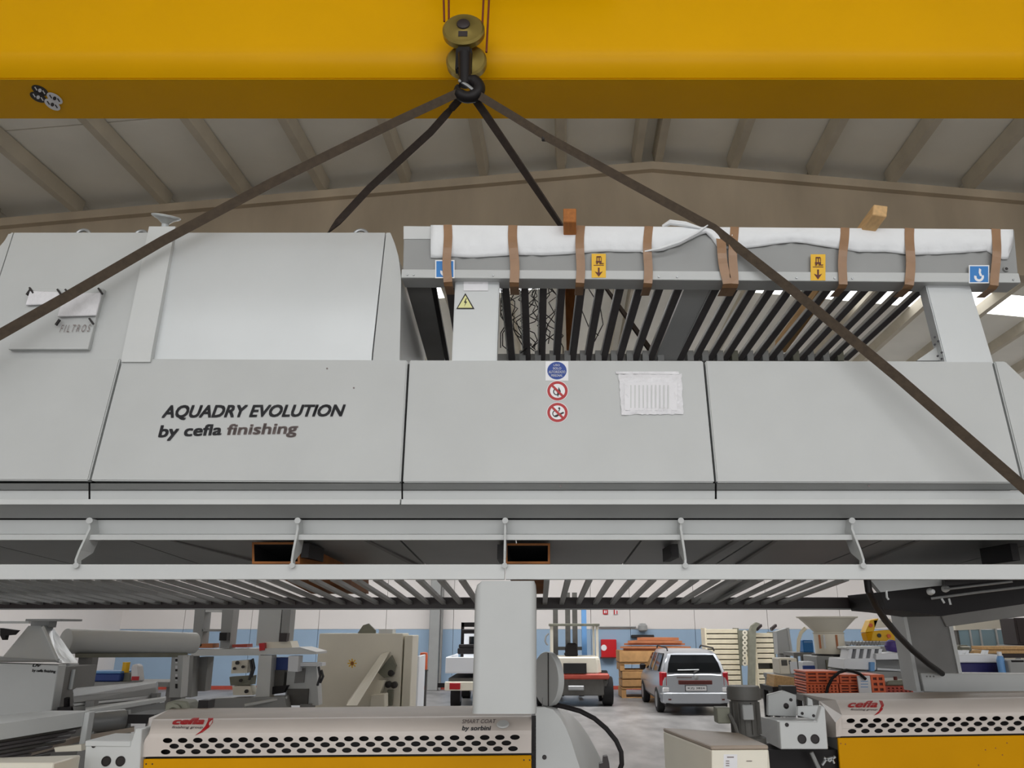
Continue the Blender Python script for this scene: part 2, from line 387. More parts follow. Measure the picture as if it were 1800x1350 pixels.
# hanger brackets between channel and front rail
for ut, ub in ((157, 133), (523, 513), (888, 887), (1197, 1205), (1498, 1518)):
    t = .011; b = B()
    p = [P(ut, 911, 4.05), P(ut, 930, 4.05), P((ut+ub)/2-(ut-ub)*.25, 968, 4.0), P(ub, 984, 3.955), P(ub, 996, 3.955)]
    q = [a+Vector((0, .12 if i < 3 else .04, 0)) for i, a in enumerate(p)]
    for i in range(4):
        h = Vector((t/2, 0, 0)); b.hexa([p[i]-h, p[i]+h, q[i]+h, q[i]-h], [p[i+1]-h, p[i+1]+h, q[i+1]+h, q[i+1]-h])
    b.cyl(P(ub, 994, 3.955), P(ub, 994, 3.935), .014, n=10); b.cyl(P(ut, 915, 4.06), P(ut, 915, 4.03), .016, n=10)
    hb = b.build('hanger_bracket', GREY, dr)
# front rail, in two lengths, and the lower slats behind it
for a, c in ((-520, 887), (888.5, 1870)):
    B().box(PX(a, 1005, 3.96), PX(c, 1005, 3.96), 3.96, 4.0, PZ(1018.5, 3.96), PZ(992, 3.96)).build('front_rail', GREYL, dr, bevel=.002)
B().box(PX(-520, 1062, 5.15), PX(1585, 1062, 5.15), 5.15, 5.2, PZ(1069.5, 5.15), PZ(1050, 5.15)).build('rear_rail', RAILD, dr)
B().box(PX(-520, 1070, 5.13), PX(1570, 1070, 5.13), 5.13, 5.2, PZ(1071.5, 5.13), PZ(1069.5, 5.13)).build('rear_rail_edge', GREYM, dr)
u = -430
while u < 1560:
    if not (826 < u < 955 or u > 1490):
        f = lambda x: 945+(x-945)*.785
        h = 7; b = B()
        b.hexa([P(u-5, 1021, 4.01), P(u+5, 1021, 4.01), P(f(u)+4, 1063, 5.14), P(f(u)-4, 1063, 5.14)],
               [P(u-5, 1021-h, 4.01), P(u+5, 1021-h, 4.01), P(f(u)+4, 1063-h*.8, 5.14), P(f(u)-4, 1063-h*.8, 5.14)])
        b.build('lower_slat', GREYM, dr)
    u += 37.6
b = B(); b.hexa([P(1292, 1019, 4.3), P(1340, 1019, 4.3), P(1250, 1060, 5.1), P(1215, 1060, 5.1)], [P(1292, 1010, 4.3), P(1340, 1010, 4.3), P(1250, 1053, 5.1), P(1215, 1053, 5.1)])
b.build('cross_plate', GREYM, dr)
# centre leg with rounded cover
b = B(); X0, X1 = PX(832, 1135, 3.965), PX(943, 1135, 3.965); z0, z1 = PZ(1255, 3.965), PZ(1021, 3.965)
r = .035; ring = []
for cx, sg in ((X0+r, -1), (X1-r, 1)): pass
out = [(X0+r-r*math.cos(a), 3.965+r-r*math.sin(a)) for a in [i*math.pi/12 for i in range(7)]]
out += [(X1-r+r*math.sin(a), 3.965+r-r*math.cos(a)) for a in [i*math.pi/12 for i in range(7)]]
out += [(X1, 4.2), (X0, 4.2)]
rings = []
for k, (z, ins) in enumerate(((z0, 0), (z0+.3, 0), (z1-.05, 0), (z1-.02, .01), (z1, .035))):
    rings.append([Vector((min(max(x, X0+ins), X1-ins*.3), y, z)) for x, y in out])
b.loft(rings, 0, True); b.build('centre_leg', GREY, dr)

# ---- the hood on the left
HP = [(640, 4.11), (600, 4.11), (560, 4.11), (530, 4.117), (500, 4.13), (475, 4.147), (450, 4.17), (430, 4.195), (409, 4.235)]
def HY(v):
    for (v0, y0), (v1, y1) in zip(HP, HP[1:]):
        if v >= v1: return y0+(y1-y0)*(v0-v)/(v0-v1)
    return HP[-1][1]
def lerp(tab, v):
    tab = sorted(tab)
    if v <= tab[0][0]: return tab[0][1]
    for (a, x), (c, y) in zip(tab, tab[1:]):
        if v <= c: return x+(y-x)*(v-a)/(c-a)
    return tab[-1][1]
def sheet(name, ul, ur, m, off=0., d=.02, vs=None):
    vs = vs or [640, 620, 600, 580, 560, 545, 530, 515, 500, 487, 475, 462, 450, 440, 430, 420, 409]
    b = B(); n = len(vs); A = []
    for v in vs: A += [P(lerp(ul, v), v, HY(v)-off), P(lerp(ur, v), v, HY(v)-off)]
    Bk = [p+Vector((0, d, 0)) for p in A]
    fs = [[2*i, 2*i+1, 2*i+3, 2*i+2] for i in range(n-1)]
    b.add(A+Bk, fs, 0, True)
    g = [[2*n+j for j in f[::-1]] for f in fs]
    s = [[2*i, 2*i+2, 2*n+2*i+2, 2*n+2*i] for i in range(n-1)]+[[2*i+3, 2*i+1, 2*n+2*i+1, 2*n+2*i+3] for i in range(n-1)]
    s += [[0, 1, 2*n+1, 2*n], [2*n-2, 2*n-1, 4*n-1, 4*n-2]]
    b.add(A+Bk, g+s, 0)
    return b.build(name, m, dr, weld=True)
rl = [(632, 270), (398, 310)]; rs = [(633, 652.5), (427, 675), (409, 677)]
sheet('hood_panel', [(632, -45), (490, -1), (412, 24), (409, 25)], [(632, 230), (398, 285)], GREY)
hl = sheet('hood_end_panel', [(632, -200), (440, -6), (412, 17), (409, 20)], [(632, -47), (490, -3), (412, 22), (409, 23)], GREY)
sheet('hood_panel', rl, rs, SATIN)
sheet('hood_end_panel', [(633, 655), (427, 677), (409, 679)], [(640, 702), (560, 704), (487, 705), (453, 701), (425, 693), (409, 686)], GREY)
# inner hood body, right side sheet and roof
b = B()
f0 = [P(700, 640, 4.14), P(703, 487, 4.17), P(699, 453, 4.2), P(685, 411, 4.26)]
bk = [Vector((p.x, 5.25, p.z)) for p in f0]
xl = PX(15, 411, 4.26)
vs_ = f0+bk+[Vector((xl, p.y, p.z)) for p in f0]+[Vector((xl, 5.25, p.z)) for p in f0]
fs = []
for i in range(3): fs += [[i, i+1, 5+i, 4+i], [8+i, 12+i, 13+i, 9+i], [i, 8+i, 9+i, i+1], [4+i, 5+i, 13+i, 12+i]]
fs += [[3, 11, 15, 7], [0, 4, 12, 8]]
b.add(vs_, fs, 0); b.build('hood_shell', GREY, dr)
# raised rib between the hood panels
sheet('hood_rib', [(632, 213), (398, 262)], [(632, 264), (398, 308)], GREYL, .035, .06, [636, 620, 600, 580, 560, 545, 530, 515, 500, 487, 475, 462, 450, 440, 430, 420, 409, 398])
# access door with bolts and taped wooden strips
ad = B().prism([P(u, v, HY(v)-.032) for u, v in ((14, 614), (154, 614), (182, 507), (58, 507))], (0, .03, 0)).build('access_door', GREY, dr, bevel=.003)
for q in ([(44, 536), (100, 534), (106, 513), (52, 511)], [(100, 556), (168, 554), (178, 514), (112, 516)]):
    b = B().prism([P(u, v, HY(v)-.048) for u, v in q], (0, .014, 0))
    b.build('taped_strip', FILM, ad, bevel=.003)
b = B()
for u, v, a in ((50, 513, 1), (104, 513, -1), (118, 513, -1), (176, 511, -1), (55, 510, -1), (101, 566, 1), (160, 564, -1)):
    q = bar2d(u-4, v+5*a, u+3, v-5*a, 3); B().prism([P(x, y, HY(y)-.05) for x, y in q], (0, .012, 0)).build('clip', BLK, ad)
lettering([('F I L T R O S', [(108, 571), (160, 570), (157, 583), (104, 584)], .2, 0, 0)], lambda u, v: P(u, v, HY(v)-.0345), [INKF], ad)
# lifting eyes on the hood roof
def eye(u, v, w_, name='lifting_eye'):
    Y = 4.55; p = P(u, v, Y); rr = P(u+w_, v, Y).x-p.x
    b = B(); b.tube([p+Vector((math.cos(a)*rr, 0, math.sin(a)*rr*.9)) for a in [i*math.pi/10 for i in range(11)]], .012, 8)
    b.box(p.x-rr*1.2, p.x+rr*1.2, Y-.05, Y+.05, p.z-.12, p.z-.005); b.build(name, ZINC, dr)
eye(634, 414, 12); eye(248, 414, 10); eye(146, 414, 12)
b = B(); p = P(290, 400, 4.5)
b.lathe([(.0, 0), (.022, 0), (.022, .05), (.05, .075), (.085, .09), (.09, .1), (.084, .104), (.05, .09), (0, .085)], p-Vector((0, 0, .03)), (.15, -.35, 1), 28)
b.build('vent_cap', PLAST, dr)
# dark frame plate and slats between hood and post
for a, r_, m in (((713, 757), (752, 782), GREYD), ((757, 765), (783, 790), BLACK), ((782, 798), (805, 817), SLAT)):
    b = B(); v0, v1 = 500, 636
    b.hexa([P(a[0], v0, 4.26), P(a[1], v0, 4.26), P(r_[1], v1, 5.2), P(r_[0], v1, 5.2)], [P(a[0], v0-9, 4.26), P(a[1], v0-9, 4.26), P(r_[1], v1-8, 5.2), P(r_[0], v1-8, 5.2)])
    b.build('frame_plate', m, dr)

# ---- the top box on two posts
YB = 4.13
def TB(u0, u1, v0a, v0b, v1a, v1b, Y, d): return [P(u0, v0a, Y), P(u1, v0b, Y), P(u1, v1b, Y), P(u0, v1a, Y)], (0, d, 0)
tb = B(); q, d = TB(710, 1783, 397.5, 403.5, 478, 484, YB, .11)
tb.prism([P(710, 398, YB), P(1783, 404, YB), P(1790, 484, YB), P(708, 478, YB)], d)
topbox = tb.build('top_box', GREYM, dr, bevel=.004)
B().prism([P(709.5, 397.5, YB-.004), P(760, 398, YB-.004), P(760, 420, YB-.004), P(709.5, 420, YB-.004)], (0, .006, 0)).build('upper_fold', GREYL, topbox)
b = B(); b.prism([P(706, 473, YB-.02), P(1791, 480, YB-.02), P(1795, 497, YB-.02), P(705, 488, YB-.02)], (0, .14, 0))
b.build('bottom_flange', GREY, topbox, bevel=.003)
b = B()
for u in (716, 727, 867, 1158, 1190, 1400, 1467, 1498, 1781):
    v = 483+(u-706)*.0083; c = P(u, v, YB-.02); B().cyl(c, c+Vector((0, -.006, 0)), .006, n=8).build('screw', ZINC, topbox)
b = B(); c = P(1767, 474, YB); b.cyl(c, c+Vector((0, -.012, 0)), .018, .015, n=16); b.cyl(c+Vector((0, -.0125, 0)), c+Vector((0, -.014, 0)), .009, n=12, mi=1)
b.build('cable_gland', [GREYM, BLK], topbox)
# white foam wrap with a wavy lower edge
wv = [(757, 453), (772, 454), (790, 451), (830, 453), (880, 450), (905, 448), (960, 449), (1010, 446), (1060, 442), (1100, 443), (1140, 443), (1165, 441), (1195, 431), (1225, 416),
      (1240, 409), (1254, 424), (1262, 437), (1300, 438), (1340, 433), (1372, 428), (1402, 426), (1440, 432), (1478, 438), (1510, 443), (1560, 443), (1600, 448), (1650, 447), (1700, 444), (1738, 441), (1744, 447), (1762, 456), (1774, 456), (1779, 430)]
b = B(); rows = []
NX = 110
for i in range(NX+1):
    u = 757+(1781-757)*i/NX; vt = 395.5+(u-757)*.0075; vb = lerp(wv, u); col = []
    for k in range(9):
        t = k/8; v = vt+(vb-vt)*t
        puff = .018*math.sin(math.pi*min(1, t*1.05))+.006*math.sin(u*.31+t*4)*math.sin(u*.13)*(.3+t)+.01
        col.append(P(u, v, YB-puff))
    top_ = col[0]; rows.append([top_+Vector((0, .12, -.004)), top_+Vector((0, .06, .008))]+col)
n = len(rows[0]); vs_ = [p for r in rows for p in r]
b.add(vs_, [[i*n+j, i*n+j+1, (i+1)*n+j+1, (i+1)*n+j] for i in range(NX) for j in range(n-1)], 0, True)
fw = b.build('foam_wrap', FOAM, topbox)
so = fw.modifiers.new('thickness', 'SOLIDIFY'); so.thickness = .004
# loose folds of film above the box
b = B()
fold = [P(1128, 443, YB-.03), P(1160, 437, YB-.06), P(1195, 425, YB-.07), P(1225, 409, YB-.06), P(1244, 396, YB-.02)]
b.tube(fold, [.004, .008, .01, .009, .004], 8)
fold = [P(1165, 398, YB+.03), P(1178, 391, YB), P(1205, 394, YB-.02), P(1235, 402, YB-.03)]
b.tube(fold, [.01, .018, .016, .006], 8)
b.build('film_fold', FOAM, topbox)
# packing tape bands around the box
for (ut, ub, wd) in ((786, 787, 15), (902, 904, 16), (1021, 1019, 15), (1140, 1138, 15), (1290, 1289, 15), (1264, 1278, 16), (1484, 1481, 15), (1600, 1599, 16), (1752, 1749, 15)):
    b = B(); v0 = 395+(ut-757)*.0075 if ut != 1264 else 410; vb = 494+(ub-700)*.006
    pts = []
    for t in [i/10 for i in range(11)]:
        v = v0+(vb+1-v0)*t; u = ut+(ub-ut)*t+1.5*math.sin(t*6+ut)
        bulge = .036*math.sin(math.pi*min(1, .12+t*.95)) if t < .6 else .03
        pts.append((u, v, YB-bulge-.002))
    pc = [P(u, v, Y) for u, v, Y in pts]
    full = ([pc[0]+Vector((0, .12, .0)), pc[0]+Vector((0, .03, .012))] if ut != 1264 else [])+pc+[pc[-1]+Vector((0, .03, -.012)), pc[-1]+Vector((0, .15, -.012))]
    wm = wd*YB/(F*.9)
    b.ribbon(full, (1, 0, .02*math.sin(ut)), wm, .003); b.build('tape_band', TAPE, topbox)
# stickers on the box
ST = lambda u, v, o: P(u, v, YB-.021-o)
def yellow_sticker(u0, u1, v0, v1):
    w_ = u1-u0; c = (u0+u1)/2; h = v1-v0; f = lambda x: u0+w_*x; g = lambda y: v0+h*y
    L = [(rect(u0, u1, v0, v1), SYEL), (rect(f(.14), f(.86), g(.47), g(.5)), MARRON)]
    L += [(rect(f(.44), f(.56), g(.58), g(.82)), MARRON), ([(f(.22), g(.74)), (f(.5), g(.8)), (f(.78), g(.74)), (f(.5), g(.96))], MARRON)]
    L += [(rect(f(.34), f(.4), g(.1), g(.42)), MARRON), (rect(f(.4), f(.66), g(.1), g(.15)), MARRON), (rect(f(.5), f(.56), g(.15), g(.3)), MARRON),
          (rect(f(.3), f(.66), g(.3), g(.36)), MARRON), (rect(f(.66), f(.7), g(.14), g(.42)), MARRON), (rect(f(.7), f(.85), g(.39), g(.42)), MARRON), (ell(f(.38), g(.4), w_*.06, h*.03, 10), MARRON), (ell(f(.6), g(.4), w_*.06, h*.03, 10), MARRON)]
    b, ms = decal(L, ST); b.build('sticker', ms, topbox, label='yellow sticker with a fork lift sign over an arrow')
yellow_sticker(1040, 1065, 446, 488); yellow_sticker(1425, 1451, 447, 493)
def hook_sticker(u0, u1, v0, v1):
    w_ = u1-u0; h = v1-v0; f = lambda x: u0+w_*x; g = lambda y: v0+h*y
    L = [(rect(u0-2, u1+2, v0-2, v1+2), WHITE), (rect(u0, u1, v0, v1), SBLUE), (arc_band(f(.5), g(.66), w_*.14, w_*.27, -.35, 3.4, 18), WHITE),
         ([(f(.5), g(.12)), (f(.62), g(.2)), (f(.6), g(.4)), (f(.68), g(.6)), (f(.55), g(.62)), (f(.48), g(.4))], WHITE)]
    b, ms = decal(L, ST); b.build('sticker', ms, topbox, label='blue sticker with a white crane hook')
hook_sticker(1705, 1737, 468, 496); hook_sticker(767, 797, 459, 487)
# posts
panel('post', [(800, 492), (878, 492), (873, 636), (794, 636)], -.005, .09, SATIN, .006)
panel('post', [(1627, 499), (1705, 499), (1748, 640), (1663, 640)], -.005, .09, SATIN, .006)
b = B(); b.pd([(1611, 634), (1664, 634), (1656, 603)], -.06, .03); b.build('gusset', GREY, dr)
b = B(); b.hexa([D(1626, 500, -.006), D(1661, 636, -.006), D(1661, 636, -.016), D(1626, 500, -.016)], [P(1621, 505, 4.26), P(1648, 636, 4.27), P(1646, 636, 4.28), P(1619, 505, 4.27)])
b.build('post_flange', GREYL, dr)
b = B()
for u, v in ((1643, 593), (1649, 600), (1643, 606), (1655, 620), (1648, 626), (1655, 631)):
    c = D(u, v, .004); B().cyl(c, c+Vector((0, -.006, 0)), .006, n=8).build('bolt', INK, dr)
DC = lambda u, v, o: D(u, v, -.003+o)
b, ms = decal([(rect(815, 858, 493, 511), PAPER), ([(822, 497), (850, 496), (848, 499), (824, 500)], FILM)], DC); b.build('paper_label', ms, dr)
b, ms = decal([([(818, 515), (834, 543), (802, 543)], BLK), ([(818, 519), (830.5, 541), (805, 541)], PYEL), ([(819, 524), (815.5, 532), (818, 532), (816, 539), (821, 530), (818.5, 530), (820.5, 524)], BLK)], DC)
b.build('warning_sticker', ms, dr, label='pale yellow triangle with a black lightning bolt')
# upper slats, wide cross plate, rear bar with small brackets
f = lambda u: 945+(u-945)*.79
ups = [(u, 1) for u in (888, 922, 955, 988, 1023, 1057, 1092, 1127, 1162, 1196)]+[(u, 1) for u in (1262, 1295, 1328, 1361, 1395, 1429, 1462, 1497, 1530, 1564, 1596, 1630)]
for u, _ in ups:
    b = B(); h = 6
    b.hexa([P(u-6.5, 502, 4.26), P(u+6.5, 502, 4.26), P(f(u)+5.5, 634, 5.2), P(f(u)-5.5, 634, 5.2)], [P(u-6.5, 502-h, 4.26), P(u+6.5, 502-h, 4.26), P(f(u)+6, 634-h, 5.2), P(f(u)-6, 634-h, 5.2)])
    b.hexa([P(u-9, 502, 4.26), P(u-7.2, 502, 4.26), P(f(u)-6.2, 634, 5.2), P(f(u)-8, 634, 5.2)], [P(u-9, 502-h*.9, 4.26), P(u-7.2, 502-h*.9, 4.26), P(f(u)-6.2, 634-h*.9, 5.2), P(f(u)-8, 634-h*.9, 5.2)], 1)  # light grey strip paints the side-lit left edge of the slat
    b.build('upper_slat', [SLAT, GREYL], dr)
b = B(); b.hexa([P(1206, 500, 4.26), P(1252, 500, 4.26), P(f(1252), 634, 5.2), P(f(1206), 634, 5.2)], [P(1206, 492, 4.26), P(1252, 492, 4.26), P(f(1252), 627, 5.2), P(f(1206), 627, 5.2)])
b.build('cross_plate', GREYL, dr)
B().pb(870, 1480, 622, 640, 5.21, .06).build('rear_bar', GREYM, dr)
for u, _ in ups:
    x = f(u)+13
    if x < 1480: B().pb(x, x+11, 616, 634, 5.12, .08).build('slat_clip', GREYM if random.random() < .7 else OLIVE, dr)
# loose wiring behind the slats
rnd = random.Random(3)
for i in range(16):
    pts = []; u, v = rnd.uniform(885, 985), 500
    while v < 622:
        pts.append(P(u, v, 5.05+rnd.uniform(-.05, .05))); u = min(990, max(880, u+rnd.uniform(-26, 26))); v += rnd.uniform(8, 22)
    b = B(); b.tube(pts, .004, 5); b.build('wire', BLK, dr)
for q in ([(1030, 500), (1055, 540), (1060, 570), (1045, 600), (1030, 612)], [(1012, 520), (1035, 575), (1052, 590)]):
    B().tube([P(u, v, 5.1) for u, v in q], .004, 5).build('wire', BLK, dr)
# lettering, stickers and document pouch on the front panels
lettering([('AQUADRY EVOLUTION', [(288, 713), (607, 711.5), (604, 735), (284, 738)], .22, .034, 0), ('by cefla', [(281, 748), (389, 746), (388, 770), (278, 775)], .12, .03, 0),
           ('finishing', [(401, 746), (524, 743), (522, 768), (399, 770)], .12, .03, 1)], lambda u, v: D(u, v, .002), [INK, INKF], fp[1], label='dark italic lettering')
DP = lambda u, v, o: D(u, v, o)
b, ms = decal([(rect(959, 999, 635, 669), WHITE), (ell(979, 651.5, 17, 15.5, 28), DBLUE)], DP); st = b.build('sticker', ms, fp[2], label='white square sticker with a blue disc')
lettering([('USO', [(973, 640), (984, 640), (984, 643.5), (973, 643.5)], 0, .02, 0), ('SOLO', [(972, 645.5), (986.5, 645.5), (986.5, 649.5), (972, 649.5)], 0, .02, 0),
           ('AUTORIZADO', [(964.5, 651.5), (993.5, 651.5), (993.5, 656), (964.5, 656)], 0, .02, 0), ('PERSONAL', [(969, 658), (989, 658), (989, 662), (969, 662)], 0, .02, 0)], lambda u, v: D(u, v, .0035), [WHITE], fp[2])
for v, kind in ((687, 0), (725, 1)):
    L = [(ell(980, v, 19, 18, 30), WHITE), (ell(980, v, 18, 17, 30), SRED), (ell(980, v, 13.2, 12.3, 30), WHITE)]
    if kind == 0: L += [(arc_band(978.5, v+1.5, 4.5, 6.3, .5, 4.2, 14), BLK), ([(982, v-7), (986, v+1), (982, v+8), (979, v+4), (981, v-1)], BLK), (bar2d(980, v+5, 981, v+10, 1.6), BLK)]
    else: L += [(arc_band(977, v+2, 4.5, 6.2, .8, 4.6, 14), BLK), (bar2d(975, v+7, 991, v, 3), BLK), ([(983, v-2), (985, v-7), (983, v-10), (981, v-7), (983, v-5), (981, v-2)], BLK)]
    L += [(bar2d(970.5, v-9.5, 989.5, v+9.5, 4), SRED)]
    b, ms = decal(L, DP); b.build('sticker', ms, fp[2], label='round red ring sign with an open flame barred' if kind == 0 else 'round red ring sign with a burning cigarette barred')
b = B(); nu, nv = 24, 16; q = [(1087, 658), (1198, 657), (1201, 728), (1093, 729)]; g = []
for j in range(nv+1):
    for i in range(nu+1):
        a, c = i/nu, j/nv
        u = (q[0][0]*(1-a)+q[1][0]*a)*(1-c)+(q[3][0]*(1-a)+q[2][0]*a)*c; v = (q[0][1]*(1-a)+q[1][1]*a)*(1-c)+(q[3][1]*(1-a)+q[2][1]*a)*c
        e = min(a, 1-a, c, 1-c); g.append(D(u+rnd.uniform(-1, 1), v+rnd.uniform(-1, 1), .002+.006*min(1, e*8)+rnd.uniform(0, .0035)*(1.6 if e < .15 else .5)))
b.add(g, [[j*(nu+1)+i, j*(nu+1)+i+1, (j+1)*(nu+1)+i+1, (j+1)*(nu+1)+i] for j in range(nv) for i in range(nu)], 0, True)
pou = b.build('document_pouch', FILM, fp[2], label='white wrinkled document pouch')
b, ms = decal([(rect(1098, 1190, 672, 721), PAPER)]+[(rect(1108+i*7.3, 1110+i*7.3, 677, 717), GREYL) for i in range(10)], lambda u, v, o: D(u, v, .0095+o)); b.build('paper_sheet', ms, fp[2])
B().pd([(1082, 653), (1193, 653), (1194, 658), (1083, 657)], .008, .008).build('pouch_edge', FILM, fp[2])
for u, v in ((575, 648), (622, 682), (985, 855), (1527, 854)):
    c = D(u, v, .0) if v < 840 else P(u, v, 4.03); B().cyl(c, c+Vector((0, -.003, 0)), .005, n=8).build('rivet', INKF, dr)

# drive unit under the right end of the dryer
b = B(); b.prism([P(1529, 1018, 4.3), P(1664, 1018, 4.3), P(1655, 1029, 4.3), P(1548, 1041, 4.3)], (0, .05, 0)); b.build('drive_plate', GREYM, dr)
b = B(); b.prism([P(1548, 1041, 4.62), P(1650, 1030, 4.62), P(1690, 1018, 4.62), P(1880, 1016, 4.62), P(1880, 1050, 4.62), P(1655, 1083, 4.62), P(1590, 1074, 4.62), P(1556, 1071, 4.62)], (0, .5, 0))
b.build('drive_housing', BLACK, dr)
b = B(); b.hexa([P(1660, 1030, 4.1), P(1880, 1008, 4.02), P(1880, 1008, 4.6), P(1650, 1030, 4.6)], [P(1660, 1018, 4.1), P(1880, 1000, 4.02), P(1880, 1000, 4.6), P(1650, 1018, 4.6)]); b.build('drive_guard', BLACK, dr)
b = B(); b.tube([P(1637, 1052, 4.55), P(1720, 1041, 4.4), P(1830, 1028, 4.2)], .007, 8); b.build('drive_rod', GREYM, dr)
b = B(); b.tube([P(1660, 1036, 4.3), P(1780, 1022, 4.1)], .006, 8); b.build('drive_rod', GREYM, dr)
for u, v in ((1636, 1040), (1662, 1035)):
    c = P(u, v, 4.35); B().lathe([(0, -.02), (.018, -.012), (.02, .0), (.012, .02), (0, .022)], c, (.3, -1, 0), 12).build('drive_knob', GREYL, dr)
for q in ([(1558, 1038), (1559, 1050), (1562, 1054)], [(1668, 1052), (1671, 1063)], [(1655, 1052), (1660, 1060)]):
    B().tube([P(u, v, 4.3) for u, v in q], .006, 6).build('lever', GREYL, dr)

# ============================================================ timbers on the top box
def timber(lab, f_, r_, Yf, Yr, m):
    A = [P(u, v, Yf) for u, v in f_]; C = [P(u, v, Yr) for u, v in r_]
    b = B().hexa([A[3], A[2], C[2], C[3]], [A[0], A[1], C[1], C[0]])
    o = b.build('timber_bar', m, bevel=.004); tag(o, lab, 'timber', 'timbers on the top box')
timber('short orange-brown timber end standing up square beside the rear sling', rect(990, 1013, 366, 390), rect(996, 1012, 600, 621), 4.0, 5.28, WOODO)
timber('pale pine timber lying slantwise across the right half of the top box', [(1536, 359), (1561, 362), (1559, 381), (1534, 377)], [(1362, 600), (1381, 600), (1381, 620), (1362, 620)], 4.0, 5.28, WOODL)

# ============================================================ the crane
Y1 = 4.72; Y2 = Y1*rat(137)/rat(206); zb_ = PZ(137, Y1)
cr = thing('crane_girder', 'yellow overhead crane box girder spanning the hall above the dryer', 'crane', (0, (Y1+Y2)/2, zb_))
b = B(); R_ = .22; YW_ = Y1-.1; arc = [(YW_+.1*(i/8)**2.2, zb_+.2*(1-i/8)) for i in range(9)]
pr = [(Y2-.012, zb_+.0)]+arc[::-1]+[(YW_, zb_+1.05), (Y2-.012, zb_+1.05)]
b.extr(pr, -9, 9); wb_ = b.build('web_box', YEL, cr, weld=True)
for p in wb_.data.polygons: p.use_smooth = True
wb_.data.set_sharp_from_angle(angle=.6)
b = B(); b.box(-9, 9, Y1+.004, Y2+.01, zb_-.008, zb_-.0005); b.build('bottom_plate', YEL, cr, bevel=.004)
b = B(); b.box(-9, 9, Y1-.15, Y2+.05, zb_+1.05, zb_+1.08); b.build('top_plate', YEL, cr)
def UB(u, v, o):
    d = ray(u, v); Y = (zb_-.008-o-EYE)/d.z*d.y; return P(u, v, Y)
L = []
for u, v, m, k in ((70, 159, BLK, WHITE), (67, 171, BLK, WHITE), (96, 173, WHITE, BLK), (92, 184, WHITE, BLK)):
    a = .45 if m is BLK else .55
    pts = [(u+x*math.cos(a)-y*math.sin(a), v+x*math.sin(a)+y*math.cos(a)) for x, y in ell(0, 0, 16, 7.5, 22)]
    L.append((pts, m))
    for dx in (-7, 0, 7):
        L.append((bar2d(u+dx-2, v+dx*.45-3, u+dx+2, v+dx*.45+3, 2) if dx else ell(u, v, 3.2, 3.4, 12), k))
b = B(); ms = []
for i, (pts, m) in enumerate(L):
    if m not in ms: ms.append(m)
    b.prism([UB(u, v, .0015+.0006*i) for u, v in pts], (0, 0, .0005), ms.index(m))
b.build('sticker', ms, cr, label='black and white ovals sticker')
# trolley, ropes, hook block
YH = 4.42
tr = thing('crane_trolley', 'dark hoist trolley under the crane girder above the hook', 'hoist', (PX(820, 0, YH), YH, PZ(-70, YH)))
b = B(); x0, x1 = PX(740, -80, YH), PX(1090, -80, YH); b.box(x0, x1, YH-.3, YH+.1, PZ(-75, YH), zb_+1.2); b.build('housing', MOTOR, tr, bevel=.02)
for u, lab in ((779, 0), (789, 0), (853, 0), (864, 0)): pass
hk = thing('hook_block', 'brassy crane hook block with two sheaves and a dark hook', 'crane hook', P(815, 110, YH))
for ut, vt_, ub, vb in ((776, -130, 781, 38), (788, -130, 789, 34), (856, -130, 848, 42), (866, -130, 855, 92)):
    B().tube([P(ut, vt_, YH), P(ub, vb, YH)], .0075, 8).build('wire_rope', ROPE, hk)
def sheave(u, v, ru, Y, ax, name, m):
    c = P(u, v, Y); R = ru*Y/(F*.86); b = B()
    b.lathe([(0, -.035), (R*.25, -.035), (R*.3, -.03), (R*.9, -.026), (R, -.012), (R, .03), (R*.9, .045), (0, .045)], c, ax, 36)
    return b.build(name, m, hk), c, R
o, c, R = sheave(815, 54, 39, YH-.03, (0, 1, -.12), 'sheave_cover', BRASS)
b = B(); b.lathe([(0, -.05), (R*.2, -.05), (R*.3, -.043), (R*.32, -.036), (0, -.036)], c+Vector((0, 0, .02)), (0, 1, -.12), 20, 0); b.build('axle_cap', RAILD, o)
b = B(); z = c.z-R*.42; b.box(c.x-.032, c.x+.032, c.y-.042, c.y-.03, z-.022, z+.022); b.build('rating_plate', RAILD, o)
sheave(820, 108, 37, YH+.05, (0, 1, -.05), 'sheave_cover', BRASS)
b = B(); b.box(PX(802, 110, YH), PX(830, 110, YH), YH-.06, YH+.02, PZ(132, YH), PZ(90, YH)); b.build('yoke', BLACK, hk, bevel=.015, seg=2)
b = B(); b.cyl(P(817, 95, YH-.07), P(817, 150, YH-.05), .046, .04, n=16); b.build('shank', BLACK, hk)
c = P(823, 156, YH-.05); sc_ = YH/(F*.85); pts = [Vector((c.x+math.cos(a)*19*sc_, c.y, c.z+math.sin(a)*18*sc_)) for a in [math.radians(120-i*14) for i in range(24)]]
b = B(); b.tube(pts, [.036]*4+[.044]*10+[.04]*6+[.032, .026, .02, .014], 12); b.build('hook', BLACK, hk)
b = B(); b.tube([c+Vector((-.06, -.02, .05)), c+Vector((.0, -.03, .0)), c+Vector((.05, -.02, -.04))], .012, 8); b.build('safety_latch', ZINC, hk)

